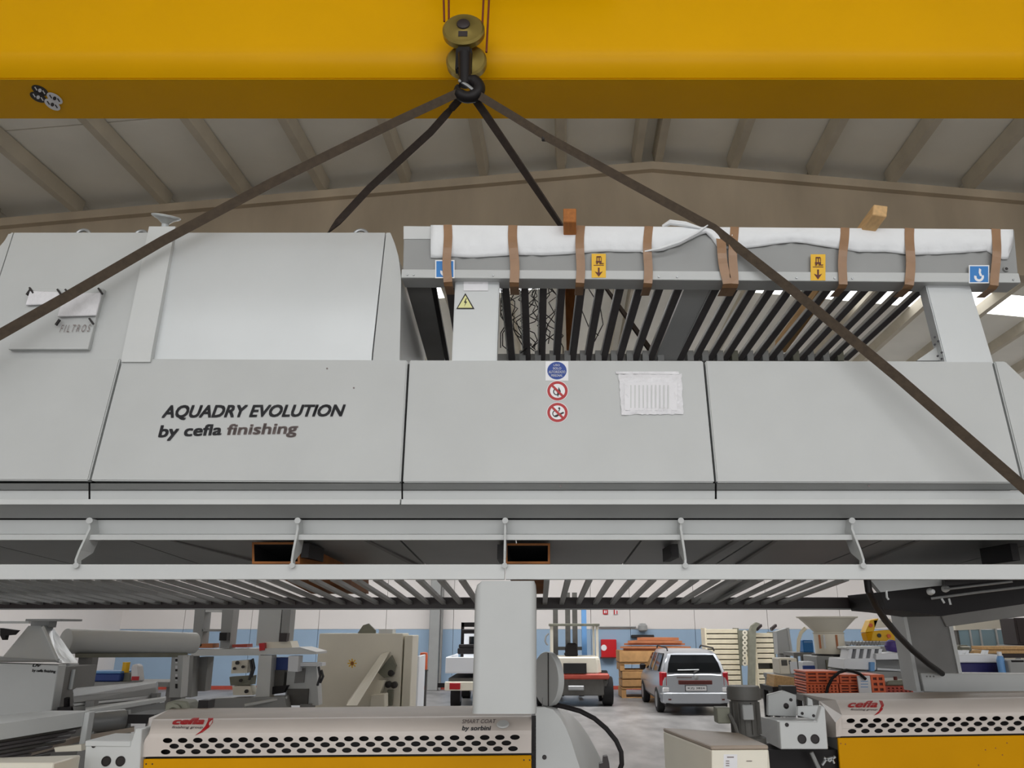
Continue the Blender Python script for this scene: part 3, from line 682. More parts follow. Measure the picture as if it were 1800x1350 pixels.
# ============================================================ slings
def sling(px, lab, m, wd=.05, side=(.1, -.35, 1), slack=None):
    pts = []
    # depth along the strap follows a straight line in space between its ends
    Ya, Yc = px[0][2], px[-1][2]
    dx = [math.hypot(a[0]-px[0][0], a[1]-px[0][1]) for a in px]; tot = dx[-1]
    for (u, v, *_), s_ in zip(px, dx):
        t = s_/tot; Y = 1/((1-t)/Ya+t/Yc); pts.append(P(u, v, Y))
    full = []
    for a, c in zip(pts, pts[1:]):
        for i in range(6): full.append(a+(c-a)*i/6)
    full.append(pts[-1])
    b = B(); b.ribbon(full, side, wd, .012)
    o = b.build('lifting_sling', m); tag(o, lab, 'sling', 'lifting slings of the hanging dryer'); return o
sling([(806, 163, 4.36), (700, 212, 0), (480, 320, 0), (285, 424, 0), (120, 520, 0), (0, 588, 0), (-300, 752, 3.72)], 'brown webbing sling crossing in front of the hood with the taped access door', STRAP, .055)
sling([(812, 170, 4.44), (757, 232, 0), (650, 330, 0), (583, 402, 0), (500, 495, 5.1)], 'brown webbing sling running down behind the hood', STRAPD, .05, lambda t: (math.cos(5*t+.6), -.5*math.sin(5*t), math.sin(5*t+.6)*.3+.2))
sling([(832, 170, 4.44), (880, 240, 0), (985, 395, 0), (1064, 505, 0), (1148, 622, 5.15)], 'brown webbing sling passing behind the wrapped top box', STRAPD, .055, lambda t: (math.cos(3*t), -.8, .2))
sling([(842, 168, 4.36), (905, 206, 0), (960, 240, 0), (1090, 312, 0), (1255, 402, 0), (1400, 516, 0), (1580, 665, 0), (1800, 857, 0), (1990, 1020, 3.68)], 'brown webbing sling crossing in front of the wrapped box and right front panel', STRAP, .053)
b = B(); c = P(958, 241, 4.3); b.box(c.x-.022, c.x+.022, c.y-.015, c.y+.01, c.z-.03, c.z+.012); o = b.build('sling_label', BLK, bevel=.005)
o.parent = [x for x in COL.objects if x.name.startswith('lifting_sling')][-1]
# ============================================================ near machines on the floor
def perf(b, u0, u1, v0, v1, rows, pitch, hh, ru, rv, at, mi=0):
    """sheet with staggered real holes; rows = (v of row centre, first hole u, count)"""
    rows = sorted(rows); vt = rows[0][0]-hh/2; vb = rows[-1][0]+hh/2
    q = lambda a, c, d, e: b.add([at(a, d), at(c, d), at(c, e), at(a, e)], [[0, 1, 2, 3]], mi)
    if vt > v0: q(u0, u1, v0, vt)
    if v1 > vb: q(u0, u1, vb, v1)
    for v, s, n in rows:
        q(u0, s-pitch/2, v-hh/2, v+hh/2); e = s+(n-.5)*pitch
        if e < u1: q(e, u1, v-hh/2, v+hh/2)
        for i in range(n):
            u = s+i*pitch; vs = []; N = 16
            for k in range(N):
                a = 2*math.pi*k/N+math.pi/N; c, d = math.cos(a), math.sin(a); m = max(abs(c), abs(d))
                if k % 4 == 0 or True: vs.append((u+c/m*pitch/2, v+d/m*hh/2))
            for j in (1, 3, 5, 7): 
                k = int(j*N/8-.5); 
            for k in range(N):
                a = 2*math.pi*k/N+math.pi/N; vs.append((u+math.cos(a)*ru, v+math.sin(a)*rv))
            inn = [at(x, y)+Vector((0, .004, 0)) for x, y in vs[N:]]
            b.add([at(x, y) for x, y in vs]+inn, [[k, (k+1) % N, N+(k+1) % N, N+k] for k in range(N)]+[[N+k, N+(k+1) % N, 2*N+(k+1) % N, 2*N+k] for k in range(N)], mi)
            for k in range(N):      # corner triangles where the ray pattern misses the cell corner
                p, r_ = vs[k], vs[(k+1) % N]
                if abs(p[0]-r_[0]) > 1e-6 and abs(p[1]-r_[1]) > 1e-6:
                    cx = u+(pitch/2 if (p[0]+r_[0])/2 > u else -pitch/2); cy = v+(hh/2 if (p[1]+r_[1])/2 > v else -hh/2)
                    b.add([at(*p), at(cx, cy), at(*r_)], [[0, 1, 2]], mi)
def swoosh(pts, at, par):
    b, ms = decal([(pts, SRED)], at); b.build('emblem', ms, par, label='red crescent emblem')

# ---- roller coater under the centre leg
YC = 4.45; sl = -.0095
co = thing('roller_coater', 'white roller coater with yellow front and perforated hood below the hanging centre leg', 'machine', (PX(600, 1330, YC), YC+.4, 0))
AT = lambda u, v: P(u, v+sl*(u-590), YC+max(0, (1292-v))**2*.00011)
b = B(); perf(b, 262, 934, 1287, 1327, [(1299, 294.5, 24), (1309, 306, 23), (1319, 291, 24)], 26.55, 10, 8.6, 4.6, AT)
b.build('perforated_panel', COATW, co)
vs_ = [1287, 1282, 1277, 1272, 1268, 1264, 1261]
b = B(); g = []
for v in vs_: 
    k = (1287-v)/26
    g += [AT(262+6*k, v), AT(934, v)]
b.add(g, [[2*i, 2*i+1, 2*i+3, 2*i+2] for i in range(len(vs_)-1)], 0, True)
b.add([AT(268, 1261), AT(934, 1261), P(932, 1239.5, 5.05), P(300, 1245.5, 5.05)], [[0, 1, 2, 3]], 1)
b.build('hood', [COATW, DUST], co, weld=True)
b = B(); e = [AT(250, 1331), AT(250, 1327), AT(252, 1310), AT(262, 1287), AT(262, 1327)]
b.poly([AT(247, 1328), AT(262, 1327), AT(262, 1287), AT(254, 1298)]); b.poly([AT(254, 1298), AT(262, 1287), AT(268, 1261), P(300, 1246, 5.05), P(262, 1262, 4.8)])
b.build('hood_end', COATW, co)
b = B(); b.hexa([P(256, 1329, YC+.05), P(930, 1322, YC+.05), P(930, 1322, 5.0), P(300, 1329, 5.0)], [P(272, 1285, YC+.08), P(930, 1284, YC+.08), P(930, 1262, 5.0), P(310, 1266, 5.0)]); b.build('hood_interior', BLACK, co)
b = B(); b.hexa([P(250, 1336, YC+.03), P(940, 1329, YC+.03), P(940, 1329, YC+.3), P(250, 1336, YC+.3)], [P(250, 1326, YC+.03), P(940, 1319, YC+.03), P(940, 1319, YC+.3), P(250, 1326, YC+.3)]); b.build('dark_gap', BLACK, co)
b = B(); b.prism([P(252, 1334.5, YC), P(934, 1328, YC), P(934, 1480, YC), P(246, 1480, YC)], (0, .02, 0)); fpn = b.build('front_panel', YELP, co, bevel=.003)
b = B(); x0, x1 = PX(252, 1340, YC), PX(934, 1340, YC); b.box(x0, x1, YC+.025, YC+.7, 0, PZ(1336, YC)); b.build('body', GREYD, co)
for u, v in ((257, 1343), (268, 1343), (921, 1336), (931, 1336)): c = P(u, v, YC); B().cyl(c, c+Vector((0, -.002, 0)), .004, n=8).build('rivet', BLK, co)
A2 = lambda u, v: AT(u, v)-Vector((0, .004, 0))
lettering([('cefla', [(307, 1262.5), (359, 1262), (357, 1272.5), (304, 1273)], .25, .05, 0), ('finishing group', [(303, 1276), (357, 1276), (356, 1281.5), (302, 1281.5)], .2, .02, 1)],
          lambda u, v: P(u, v, AT(u, v-sl*(u-590)).y-.004), [SRED, INKF], co, label='red company lettering')
swoosh([(366, 1262), (375, 1262), (374, 1270), (367, 1279), (356, 1287), (342, 1293), (353, 1285), (361, 1276), (365, 1268)], lambda u, v, o: P(u, v, AT(u, v-sl*(u-590)).y-.003-o), co)
lettering([('SMART COAT', [(813, 1264.5), (872, 1264), (871, 1271), (812, 1271.5)], .1, .01, 0), ('by sorbini', [(813, 1276), (863, 1276), (862, 1286), (812, 1286)], .1, .025, 1)],
          lambda u, v: P(u, v, AT(u, v-sl*(u-590)).y-.004), [INKF, INK], co, label='faded dark lettering')
c = P(884, 1275, YC-.0); b = B(); b.lathe([(0, 0), (.03, 0), (.034, .006), (.03, .012), (0, .014)], c, (0, -.5, 1), 20); b.build('latch_cap', GREYL, co)
# right end of that coater: side plate with flared edge, round cover on top, hose
fc = [(958, 1243), (972, 1247), (985, 1262), (995, 1280), (1004, 1302), (1012, 1328), (1020, 1352), (1045, 1480)]
rc = [(968, 1241), (985, 1243), (1003, 1254), (1020, 1272), (1036, 1296), (1050, 1322), (1064, 1352), (1110, 1480)]
b = B(); b.prism([P(u, v, 4.5) for u, v in [(941, 1243)]+fc+[(941, 1480)]], (0, .03, 0)); b.build('side_plate', GREY, co)
b = B(); vs_ = [P(u, v, 4.5) for u, v in fc]+[P(u, v, 5.0) for u, v in rc]; n = len(fc)
b.add(vs_, [[i, i+1, n+i+1, n+i] for i in range(n-1)], 0, True); b.build('flared_cover', GREYL, co)
b = B(); b.pb(934, 942, 1258, 1480, 4.5, .1); b.build('dark_gap', BLACK, co)
c = P(957, 1331, 4.5); B().cyl(c, c+Vector((0, -.003, 0)), .012, n=14).build('bolt', BLK, co)
ax = Vector((-.5, -.87, 0)).normalized(); c = P(968, 1193, 4.75); R = .147
b = B(); th = Matrix.Rotation(math.radians(62), 3, 'Z')
ax = Vector((.47, -.88, 0)); ax = Vector((-.86, -.5, 0)).normalized()
b.lathe([(0, 0), (R, 0), (R, .03), (R*.97, .035), (0, .035)], c, ax, 40)
dc = b.build('round_cover', GREY, co)
t2 = Vector((ax.y, -ax.x, 0)); o0 = c+ax*.0365; b = B()
s_ = -.035
for z in ((-1, 1),): 
    hgt = math.sqrt(R*R-s_*s_)
    p = o0+t2*s_; b.hexa([p-t2*.004+Vector((0, 0, -hgt)), p+t2*.004+Vector((0, 0, -hgt)), p+t2*.004+ax*.002+Vector((0, 0, -hgt)), p-t2*.004+ax*.002+Vector((0, 0, -hgt))],
                             [p-t2*.004+Vector((0, 0, hgt)), p+t2*.004+Vector((0, 0, hgt)), p+t2*.004+ax*.002+Vector((0, 0, hgt)), p-t2*.004+ax*.002+Vector((0, 0, hgt))])
b.build('cover_seam', BLK, dc)
b = B(); b.box(c.x-.05, c.x+.04, 4.76, 4.95, PZ(1256, 4.8), PZ(1225, 4.8)); b.build('cover_bracket', GREYD, co)
b = B(); pts = [P(u, v, Y) for u, v, Y in ((972, 1238, 4.72), (995, 1243, 4.7), (1020, 1250, 4.68), (1045, 1263, 4.66), (1066, 1281, 4.64), (1083, 1302, 4.62), (1092, 1322, 4.6), (1093, 1343, 4.6), (1086, 1362, 4.6), (1070, 1390, 4.62), (1050, 1420, 4.7))]
b.tube(pts, .0135, 10); b.build('hose', BLACK, co)
b = B(); b.pq([(1054, 1352), (1054, 1343), (1060, 1341), (1061, 1330), (1068, 1329), (1071, 1342), (1072, 1352)], 4.55, .05); b.build('hose_clamp', RAILD, co)
# left end box of that coater with two round holes
def endbox(par, face, holes, small, Y, d, side=None, m=GREYL):
    b = B(); b.prism([P(u, v, Y) for u, v in face], (0, d, 0)); o = b.build('gear_cover', m, par, bevel=.004)
    for u, v, r_ in holes+small:
        c = P(u, v, Y); rr = r_*Y/(F*1.1); bb = B(); bb.lathe([(0, .001), (rr*.9, .001), (rr, .004), (rr*1.12, .004), (rr*1.12, 0)], c, (0, -1, 0), 20); bb.build('round_hole', BLK, o)
    return o
endbox(co, [(151, 1303), (231, 1303), (238, 1281), (249, 1281), (242, 1420), (140, 1420)], [(187, 1338, 7.5), (212, 1338, 7.5)], [(165, 1311, 3)], 4.42, .3)
b = B(); b.prism([P(u, v, 4.415) for u, v in ((150, 1302), (230, 1303), (229, 1313), (149, 1312))], (0, .3, 0)); b.build('cover_lid', GREYL, co, bevel=.003)
b = B(); b.pb(247, 254, 1285, 1420, 4.55, .1); b.build('dark_gap', BLACK, co)
b = B(); b.pq([(288, 1262), (290, 1236), (306, 1231), (330, 1233), (338, 1262)], 5.08, .15); b.build('bearing_block', OLIVE, co, bevel=.01)
b = B(); c = P(306, 1252, 5.07); b.lathe([(.03, 0), (.05, 0), (.05, .02), (.03, .02)], c, (0, -1, 0), 16); b.build('bearing_ring', OLIVE, co)
b = B(); b.pb(348, 366, 1231, 1246, 5.1, .1); b.build('clamp_block', BLACK, co)

# ---- second roller coater at the right
YD = 4.9; s2 = -.016
c2 = thing('roller_coater', 'white roller coater with yellow front at the lower right, beside the dark motor', 'machine', (PX(1640, 1330, YD), YD+.4, 0))
BT = lambda u, v: P(u, v+s2*(u-1495), YD+max(0, (1262-v))**2*.00013)
b = B(); perf(b, 1480, 1900, 1257, 1294, [(1267, 1495.5, 17), (1276, 1509.5, 16), (1285.5, 1498, 17)], 23.3, 9.3, 7.6, 4.1, BT); b.build('perforated_panel', COATW, c2)
vs_ = [1257, 1252, 1247, 1242, 1237, 1233, 1230]; b = B(); g = []
for v in vs_: g += [BT(1480-2*(1257-v)*.2, v), BT(1900, v)]
b.add(g, [[2*i, 2*i+1, 2*i+3, 2*i+2] for i in range(len(vs_)-1)], 0, True)
b.add([BT(1469, 1230), BT(1900, 1230), P(1860, 1214, 5.6), P(1405, 1219, 5.6)], [[0, 1, 2, 3]], 1); b.build('hood', [COATW, DUST], c2, weld=True)
b = B(); b.poly([BT(1470, 1295), BT(1480, 1294), BT(1480, 1257), BT(1469, 1270)]); b.poly([BT(1469, 1270), BT(1480, 1257), BT(1469, 1230), P(1405, 1219, 5.6), P(1440, 1232, 5.3)]); b.poly([BT(1470, 1295), BT(1469, 1270), P(1440, 1232, 5.3), P(1438, 1295, 5.3)])
b.build('hood_end', COATW, c2)
b = B(); b.hexa([P(1486, 1296, YD+.05), P(1900, 1290, YD+.05), P(1850, 1290, 5.5), P(1480, 1290, 5.5)], [P(1486, 1258, YD+.1), P(1900, 1252, YD+.1), P(1850, 1232, 5.5), P(1480, 1236, 5.5)]); b.build('hood_interior', BLACK, c2)
b = B(); b.hexa([P(1475, 1302, YD+.02), P(1900, 1296, YD+.02), P(1900, 1296, YD+.3), P(1475, 1302, YD+.3)], [P(1478, 1292, YD+.02), P(1900, 1286, YD+.02), P(1900, 1286, YD+.3), P(1478, 1292, YD+.3)]); b.build('dark_gap', BLACK, c2)
b = B(); b.prism([P(1473, 1297.5, YD-.005), P(1900, 1291.5, YD-.005), P(1905, 1450, YD-.005), P(1484, 1450, YD-.005)], (0, .02, 0)); b.build('front_panel', YELP, c2, bevel=.003)
b = B(); x0, x1 = PX(1480, 1340, YD), PX(1900, 1340, YD); b.box(x0, x1, YD+.03, YD+.7, 0, PZ(1302, YD)); b.build('body', GREYD, c2)
for u, v in ((1478, 1307), (1486, 1308), (1770, 1306), (1750, 1315), (1762, 1327), (1732, 1318), (1720, 1345)): c = P(u, v, YD-.005); B().cyl(c, c+Vector((0, -.002, 0)), .004, n=8).build('rivet', RUST, c2)
BY = lambda v: BT(1520, v).y
lettering([('cefla', [(1494, 1232), (1543, 1232), (1541, 1243), (1491, 1243)], .25, .03, 0), ('finishing group', [(1496, 1245.5), (1543, 1245.5), (1542, 1249.5), (1495, 1249.5)], .2, .02, 1)],
          lambda u, v: P(u, v, BY(v)-.008), [SRED, INKF], c2, label='faded red company lettering')
swoosh([(1545, 1231), (1551, 1232), (1554, 1239), (1551, 1248), (1545, 1254), (1536, 1258), (1545, 1250), (1549, 1241)], lambda u, v, o: P(u, v, BY(v)-.007-o), c2)
# gear boxes at its left end
endbox(c2, [(1370, 1268), (1436, 1269), (1444, 1240), (1450, 1244), (1456, 1317), (1373, 1317)], [(1409.5, 1299, 7), (1432.5, 1299, 7)], [(1383, 1274, 3)], 4.78, .05)
b = B(); b.hexa([P(1336, 1298, 5.25), P(1373, 1317, 4.79), P(1453, 1317, 4.82), P(1440, 1300, 5.3)], [P(1336, 1260, 5.25), P(1370, 1268, 4.79), P(1446, 1268, 4.82), P(1438, 1262, 5.3)]); b.build('gear_box', GREY, c2)
b = B(); b.pq([(1350, 1258), (1350, 1221), (1378, 1214), (1400, 1222), (1400, 1260)], 5.2, .04); o = b.build('bearing_plate', GREY, c2, bevel=.004)
c = P(1382, 1241, 5.2); b = B(); b.cyl(c, c+Vector((0, -.006, 0)), .018, .006, n=10); b.build('bolt', BLK, o); c = P(1390, 1230, 5.2); B().cyl(c, c+Vector((0, -.006, 0)), .01, n=10).build('bolt', BLK, o)
b = B(); b.pq([(1402, 1242), (1440, 1240), (1440, 1268), (1402, 1258)], 5.05, .02); o = b.build('slotted_plate', GREYL, c2, bevel=.003)
for u, v in ((1410, 1254), (1430, 1258)): c = P(u, v, 5.05); B().cyl(c, c+Vector((0, -.004, 0)), .009, n=10).build('bolt', BLK, o)
b = B(); b.pq([(1420, 1240), (1420, 1226), (1428, 1230), (1428, 1240)], 5.05, .02); b.build('lug', GREY, c2)
b = B(); b.pb(1375, 1400, 1206, 1220, 5.25, .08); b.build('clamp_block', BLACK, c2)
b = B(); b.box(PX(1352, 1335, 4.95), PX(1474, 1335, 4.95), 4.95, 5.6, 0, PZ(1318, 4.95)); b.build('base', BLACK, c2)  # coater base, black to paint in the shadow below the gear boxes
b = B(); b.tube([P(1426, 1322, 4.85), P(1446, 1365, 4.85)], .012, 8); b.build('strut', GREYM, c2)
for q in ([(1445, 1345), (1452, 1335), (1462, 1332), (1466, 1342)], [(1448, 1332), (1458, 1338), (1468, 1330)]): B().tube([P(u, v, 4.8) for u, v in q], .008, 6).build('fitting', ZINC, c2)
# ---- the dark vertical motor
YM = 4.9; mo = thing('electric_motor', 'dark grey vertical electric motor standing between silver car and right coater', 'motor', P(1308, 1300, YM))
c = P(1306, 1205, YM); s_ = YM/(F*1.075); b = B(); zt = c.z
b.lathe([(0, 0), (27*s_, -.002), (29*s_, -.02), (29*s_, -.075), (24*s_, -.08), (0, -.08)], c, (0, 0, 1), 24); b.build('fan_cowl', MOTOR, mo)
b = B(); b.lathe([(23*s_, -.08), (23*s_, -.27), (0, -.27)], c, (0, 0, 1), 24)
b.build('motor_body', MOTOR, mo)
for k in range(14):
    a = 2*math.pi*k/14; b = B(); d = Vector((math.cos(a), math.sin(a), 0)); p = Vector((c.x, c.y, 0))+d*25*s_; t = Vector((-d.y, d.x, 0))*.003
    b.hexa([p-t-d*.01+Vector((0, 0, zt-.26)), p+t-d*.01+Vector((0, 0, zt-.26)), p+t+d*.004+Vector((0, 0, zt-.26)), p-t+d*.004+Vector((0, 0, zt-.26))],
           [p-t-d*.01+Vector((0, 0, zt-.09)), p+t-d*.01+Vector((0, 0, zt-.09)), p+t+d*.004+Vector((0, 0, zt-.09)), p-t+d*.004+Vector((0, 0, zt-.09))]); b.build('cooling_fin', MOTOR, mo)
b = B(); b.lathe([(24*s_, -.27), (32*s_, -.28), (32*s_, -.31), (20*s_, -.32), (20*s_, -.4), (0, -.4)], c, (0, 0, 1), 24); b.build('flange', MOTOR, mo)
b = B(); b.pb(1306, 1325, 1239, 1266, YM-.12, .05); b.build('terminal_box', GREYM, mo, bevel=.004)
b = B(); b.pb(1261, 1284, 1244, 1272, YM-.02, .1); b.build('junction_box', OLIVE, mo, bevel=.004)
b = B(); b.tube([P(1282, 1255, YM-.05), P(1292, 1275, YM-.08), P(1300, 1300, YM-.08)], .012, 8); b.build('cable', MOTOR, mo)
b = B(); x = c.x; b.box(x-.09, x+.09, YM-.05, YM+.09, 0, zt-.4); b.build('pedestal', BLACK, mo)
# ---- grey control box in front of it
cb = thing('control_box', 'low grey control box with a dusty lid at the bottom, before the silver car', 'box', P(1290, 1350, 4.1))
b = B(); A = [P(1250, 1319, 4.0), P(1351, 1318, 4.0), P(1300, 1295, 4.75), P(1166, 1286, 4.75)]
dn = [Vector((p.x, p.y, .55)) for p in A]; b.hexa(dn, A); b.build('case', BEIGE, cb, bevel=.004)
b = B(); b.hexa([p+Vector((0, 0, .001)) for p in A], [p+Vector((0, 0, .02)) for p in A]); b.build('lid', DUST, cb, bevel=.005)
b = B(); b.prism([P(1251, 1319, 3.985), P(1350, 1318.5, 3.985), P(1353, 1470, 3.985), P(1251, 1470, 3.985)], (0, .012, 0)); o = b.build('door', BEIGE, cb, bevel=.003)
b, ms = decal([(rect(1272, 1296, 1326, 1352), PAPER), (rect(1278, 1290, 1330, 1332), INKF)]+[(rect(1276, 1282, v, v+1.5), INKF) for v in (1337, 1341, 1345)]+[(rect(1312, 1322, 1337, 1338.5), INKF)], lambda u, v, o_: P(u, v, 3.985-o_)); b.build('label', ms, o)
# ---- steel stand at the right edge
YS = 5.75; sd = thing('steel_stand', 'grey steel stand with one post and sloping arm beneath the right end of the dryer', 'stand', (PX(1640, 1150, YS), YS, 0))
b = B(); b.prism([P(1590, 1074, YS), P(1668, 1074, YS), P(1691, 1186, YS), P(1617, 1216, YS)], (0, .18, 0)); b.build('post', GREYD, sd, bevel=.004)
b = B(); b.prism([P(1586, 1074, YS-.01), P(1592, 1074, YS-.01), P(1619, 1216, YS-.01), P(1612, 1216, YS-.01)], (0, .2, 0)); b.build('post_edge', GREY, sd)
b = B(); b.prism([P(1655, 1083, YS-.02), P(1880, 1040, YS-.02), P(1880, 1072, YS-.02), P(1664, 1102, YS-.02)], (0, .1, 0)); b.build('arm', GREYD, sd, bevel=.004)
b = B(); b.prism([P(1668, 1101, YS-.015), P(1675, 1100, YS-.015), P(1692, 1186, YS-.015), P(1686, 1186, YS-.015)], (0, .03, 0)); b.build('post_flange', GREYL, sd)
b = B(); b.prism([P(1618, 1183, YS-.03), P(1880, 1186, YS-.03), P(1880, 1228, YS-.03), P(1625, 1216, YS-.03)], (0, .2, 0)); o = b.build('base_beam', GREY, sd, bevel=.004)
for u in (1629, 1635, 1641): c = P(u, 1189, YS-.03); B().cyl(c, c+Vector((0, -.003, 0)), .006, n=8).build('bolt', GREYD, o)
b = B(); b.box(PX(1640, 1210, YS), PX(1700, 1210, YS), YS+.02, YS+.14, 0, PZ(1205, YS)); b.build('foot_post', GREYM, sd)
b = B(); b.tube([P(u, v, Y) for u, v, Y in ((1524, 1016, 4.2), (1527, 1038, 4.2), (1538, 1062, 4.3), (1556, 1090, 4.5), (1578, 1116, 4.8), (1604, 1143, 5.15), (1632, 1167, 5.45), (1656, 1184, 5.7))], .019, 12)
tag(b.build('power_cable', BLACK), 'thick black power cable curving down from the dryer to the steel stand', 'cable')

# ---- left: lamp machine, film-covered lid, infeed beam, roller
YU = 6.0; um = thing('lamp_machine', 'grey machine with a sloping film-covered lid at the left edge', 'machine', (PX(20, 1210, YU), YU+.4, 0))
A = [P(-120, 1162, YU), P(103, 1169, YU), P(90, 1249, YU), P(-120, 1272, YU)]
b = B(); b.prism(A, (0, .1, 0)); fr = b.build('front_panel', GREY, um, bevel=.004)
b = B(); b.box(PX(-120, 1200, YU), PX(88, 1200, YU), YU+.11, YU+.6, 0, PZ(1175, YU)); b.build('body', GREYD, um)
b = B(); b.hexa([P(90, 1249, YU+.02), P(104, 1166, YU+.02), P(104, 1166, YU+.05), P(90, 1249, YU+.05)], [P(108, 1247, YU+.6), P(139, 1166, YU+.6), P(139, 1166, YU+.63), P(108, 1247, YU+.63)]); b.build('side_panel', GREY, um)
b = B(); b.pb(101, 126, 1177, 1212, YU+.25, .03); b.build('film_bag', PLAST, um)
b = B(); b.hexa([P(-120, 1163, YU), P(104, 1164, YU), P(138, 1164, YU+.6), P(-60, 1164, YU+.6)], [P(-120, 1150, YU+.02), P(103, 1160, YU+.02), P(132, 1160, YU+.6), P(-60, 1150, YU+.6)]); b.build('lid_frame', GREYM, um)
b = B(); b.hexa([P(2, 1160, YU+.03), P(103, 1160, YU+.03), P(104, 1160, YU+.3), P(0, 1160, YU+.3)], [P(50, 1100, YU+.25), P(74, 1100, YU+.25), P(74, 1100, YU+.4), P(50, 1100, YU+.4)]); b.build('sloping_lid', GREY, um)
b = B(); b.hexa([P(100, 1165, YU+.02), P(137, 1165, YU+.3), P(137, 1165, YU+.34), P(100, 1165, YU+.06)], [P(72, 1100, YU+.2), P(90, 1098, YU+.4), P(90, 1098, YU+.44), P(72, 1100, YU+.24)]); b.build('film_cover', PLAST, um)
b = B(); b.tube([P(76, 1102, YU+.18), P(102, 1160, YU+.0)], .012, 6); b.build('lid_edge', GREYL, um)
b = B(); b.pb(45, 106, 1088, 1092, YU+.2, .3); b.build('top_plate', GREYM, um)
b = B(); b.pb(54, 86, 1092, 1103, YU+.3, .1); b.build('lid_bracket', GREYM, um)
b = B(); b.pb(-60, 50, 1092, 1096, YU+.35, .2); b.build('top_rail', GREYL, um)
b = B(); b.pq([(0, 1104), (30, 1108), (22, 1116), (10, 1117), (8, 1125), (4, 1125), (0, 1117)], YU+.1, .04); b.build('handle', BLACK, um)
lettering([('UV', [(58, 1167.5), (72, 1168), (71, 1172.5), (57, 1172)], .2, .03, 0), ('by cefla finishing', [(57, 1176), (98, 1178), (97, 1184), (56, 1182)], .15, .03, 0)], lambda u, v: P(u, v, YU-.006), [INK], fr)
b = B(); b.pb(86, 92, 1176, 1250, YU+.09, .01); b.build('dark_gap', BLK, um)
b = B(); c = P(118, 1242, YU+.1); b.box(c.x-.04, c.x+.06, c.y-.05, c.y+.06, c.z-.05, c.z+.0); b.cyl(c+Vector((0, 0, -.01)), c+Vector((.0, -.02, .06)), .02, n=10); b.build('drive_motor', BLACK, um)
# infeed beam
ib = thing('conveyor_beam', 'white topped grey conveyor beam running in from the lower left corner', 'conveyor', P(70, 1280, 4.6))
b = B(); A = [P(-60, 1281, 4.2), P(148, 1251.5, 5.0), P(158, 1249, 5.12), P(80, 1249, 5.12), P(-60, 1265, 4.6)]
dz = Vector((0, 0, -.08)); n = len(A)
b.add(A+[p+dz for p in A], [list(range(n)), list(range(2*n-1, n-1, -1))]+[[i, i+n, (i+1) % n+n, (i+1) % n] for i in range(n)]); b.build('beam', GREYL, ib)
b = B(); b.pb(143, 153, 1252, 1310, 5.01, .06); b.build('leg', GREY, ib, bevel=.003)
rnd = random.Random(5)
for i in range(9):
    v = 1302+i*5; b = B(); b.tube([P(-60, v+10+i*2, 4.3), P(140-i*9, v-24+i*3, 5.1)], .011, 6); b.build('roller_bar', SLAT if i % 3 else MOTOR, ib)
b = B(); b.hexa([P(-60, 1360, 4.4), P(120, 1310, 5.15), P(150, 1300, 5.3), P(-60, 1330, 4.6)], [P(-60, 1352, 4.4), P(120, 1302, 5.15), P(150, 1292, 5.3), P(-60, 1322, 4.6)]); b.build('tray', DUST, ib)
b = B(); b.prism([P(95, 1314, 4.75), P(143, 1309, 4.75), P(143, 1320, 4.75), P(97, 1322, 4.75)], (0, .05, 0)); b.build('cross_bar', BEIGE, ib)
b = B(); z = PZ(1340, 4.2); A = [P(-40, 1341, 4.0), P(95, 1341, 4.0), P(142, 1327, 4.38), P(-10, 1332, 4.38)]; b.hexa([Vector((p.x, p.y, .5)) for p in A], A); b.build('cabinet', BEIGE, ib, bevel=.006)
# roller behind it
rr = thing('feed_roller', 'small blue-grey roller on brackets beside the conveyor beam end', 'roller', P(190, 1290, 5.2))
b = B(); b.cyl(P(158, 1271, 5.35), P(217, 1265, 5.5), .065, n=24); b.build('roller', ZINC, rr)
for u, v, Y in ((160, 1272, 5.33), (221, 1266, 5.5)): b = B(); b.pq([(u-4, v-17), (u+5, v-18), (u+5, v+30), (u-4, v+32)], Y, .03); b.build('bracket', GREYM, rr)
b = B(); b.hexa([P(160, 1300, 5.3), P(236, 1286, 5.45), P(236, 1283, 5.7), P(162, 1296, 5.6)], [P(160, 1291, 5.3), P(236, 1278, 5.45), P(236, 1276, 5.7), P(162, 1288, 5.6)]); b.build('bed', DUST, rr)
b = B(); b.pb(224, 270, 1256, 1272, 5.4, .3); b.build('drive_cover', BLACK, rr)
# long grey conveyor behind
cv = thing('belt_conveyor', 'long blue-grey belt conveyor sloping away behind the roller at the left', 'conveyor', (PX(200, 1230, 6.2), 6.2, 0))
for name, v0, v1, th, m in (('side_rail', 1213, 1200.5, 11, ZINC), ('side_panel', 1221, 1208, 14, GREYM), ('side_rail', 1236, 1222, 5, ZINC), ('side_panel', 1242, 1229, 12, GREYM)):
    b = B(); b.hexa([P(130, v0+th, 5.7), P(274, v1+th, 6.5), P(278, v1+th, 6.9), P(130, v0+th, 6.1)], [P(128, v0, 5.7), P(274, v1, 6.5), P(278, v1-4, 6.9), P(134, v0-4, 6.1)]); b.build(name, m, cv)
b = B(); b.hexa([P(150, 1256, 5.45), P(290, 1233, 5.9), P(292, 1230, 6.2), P(150, 1250, 5.8)], [P(150, 1249, 5.45), P(290, 1227, 5.9), P(292, 1224, 6.2), P(150, 1243, 5.8)]); b.build('belt', GREYL, cv)
b = B(); b.hexa([P(150, 1275, 5.5), P(290, 1253, 5.92), P(290, 1253, 6.1), P(150, 1275, 5.7)], [P(150, 1257, 5.5), P(290, 1234, 5.92), P(290, 1234, 6.1), P(150, 1257, 5.7)]); b.build('skirt', GREYM, cv)
for u, Y in ((150, 5.75), (262, 6.4)): x = PX(u, 1240, Y); B().box(x-.03, x+.03, Y+.05, Y+.11, 0, 1.6).build('leg', GREYD, cv)
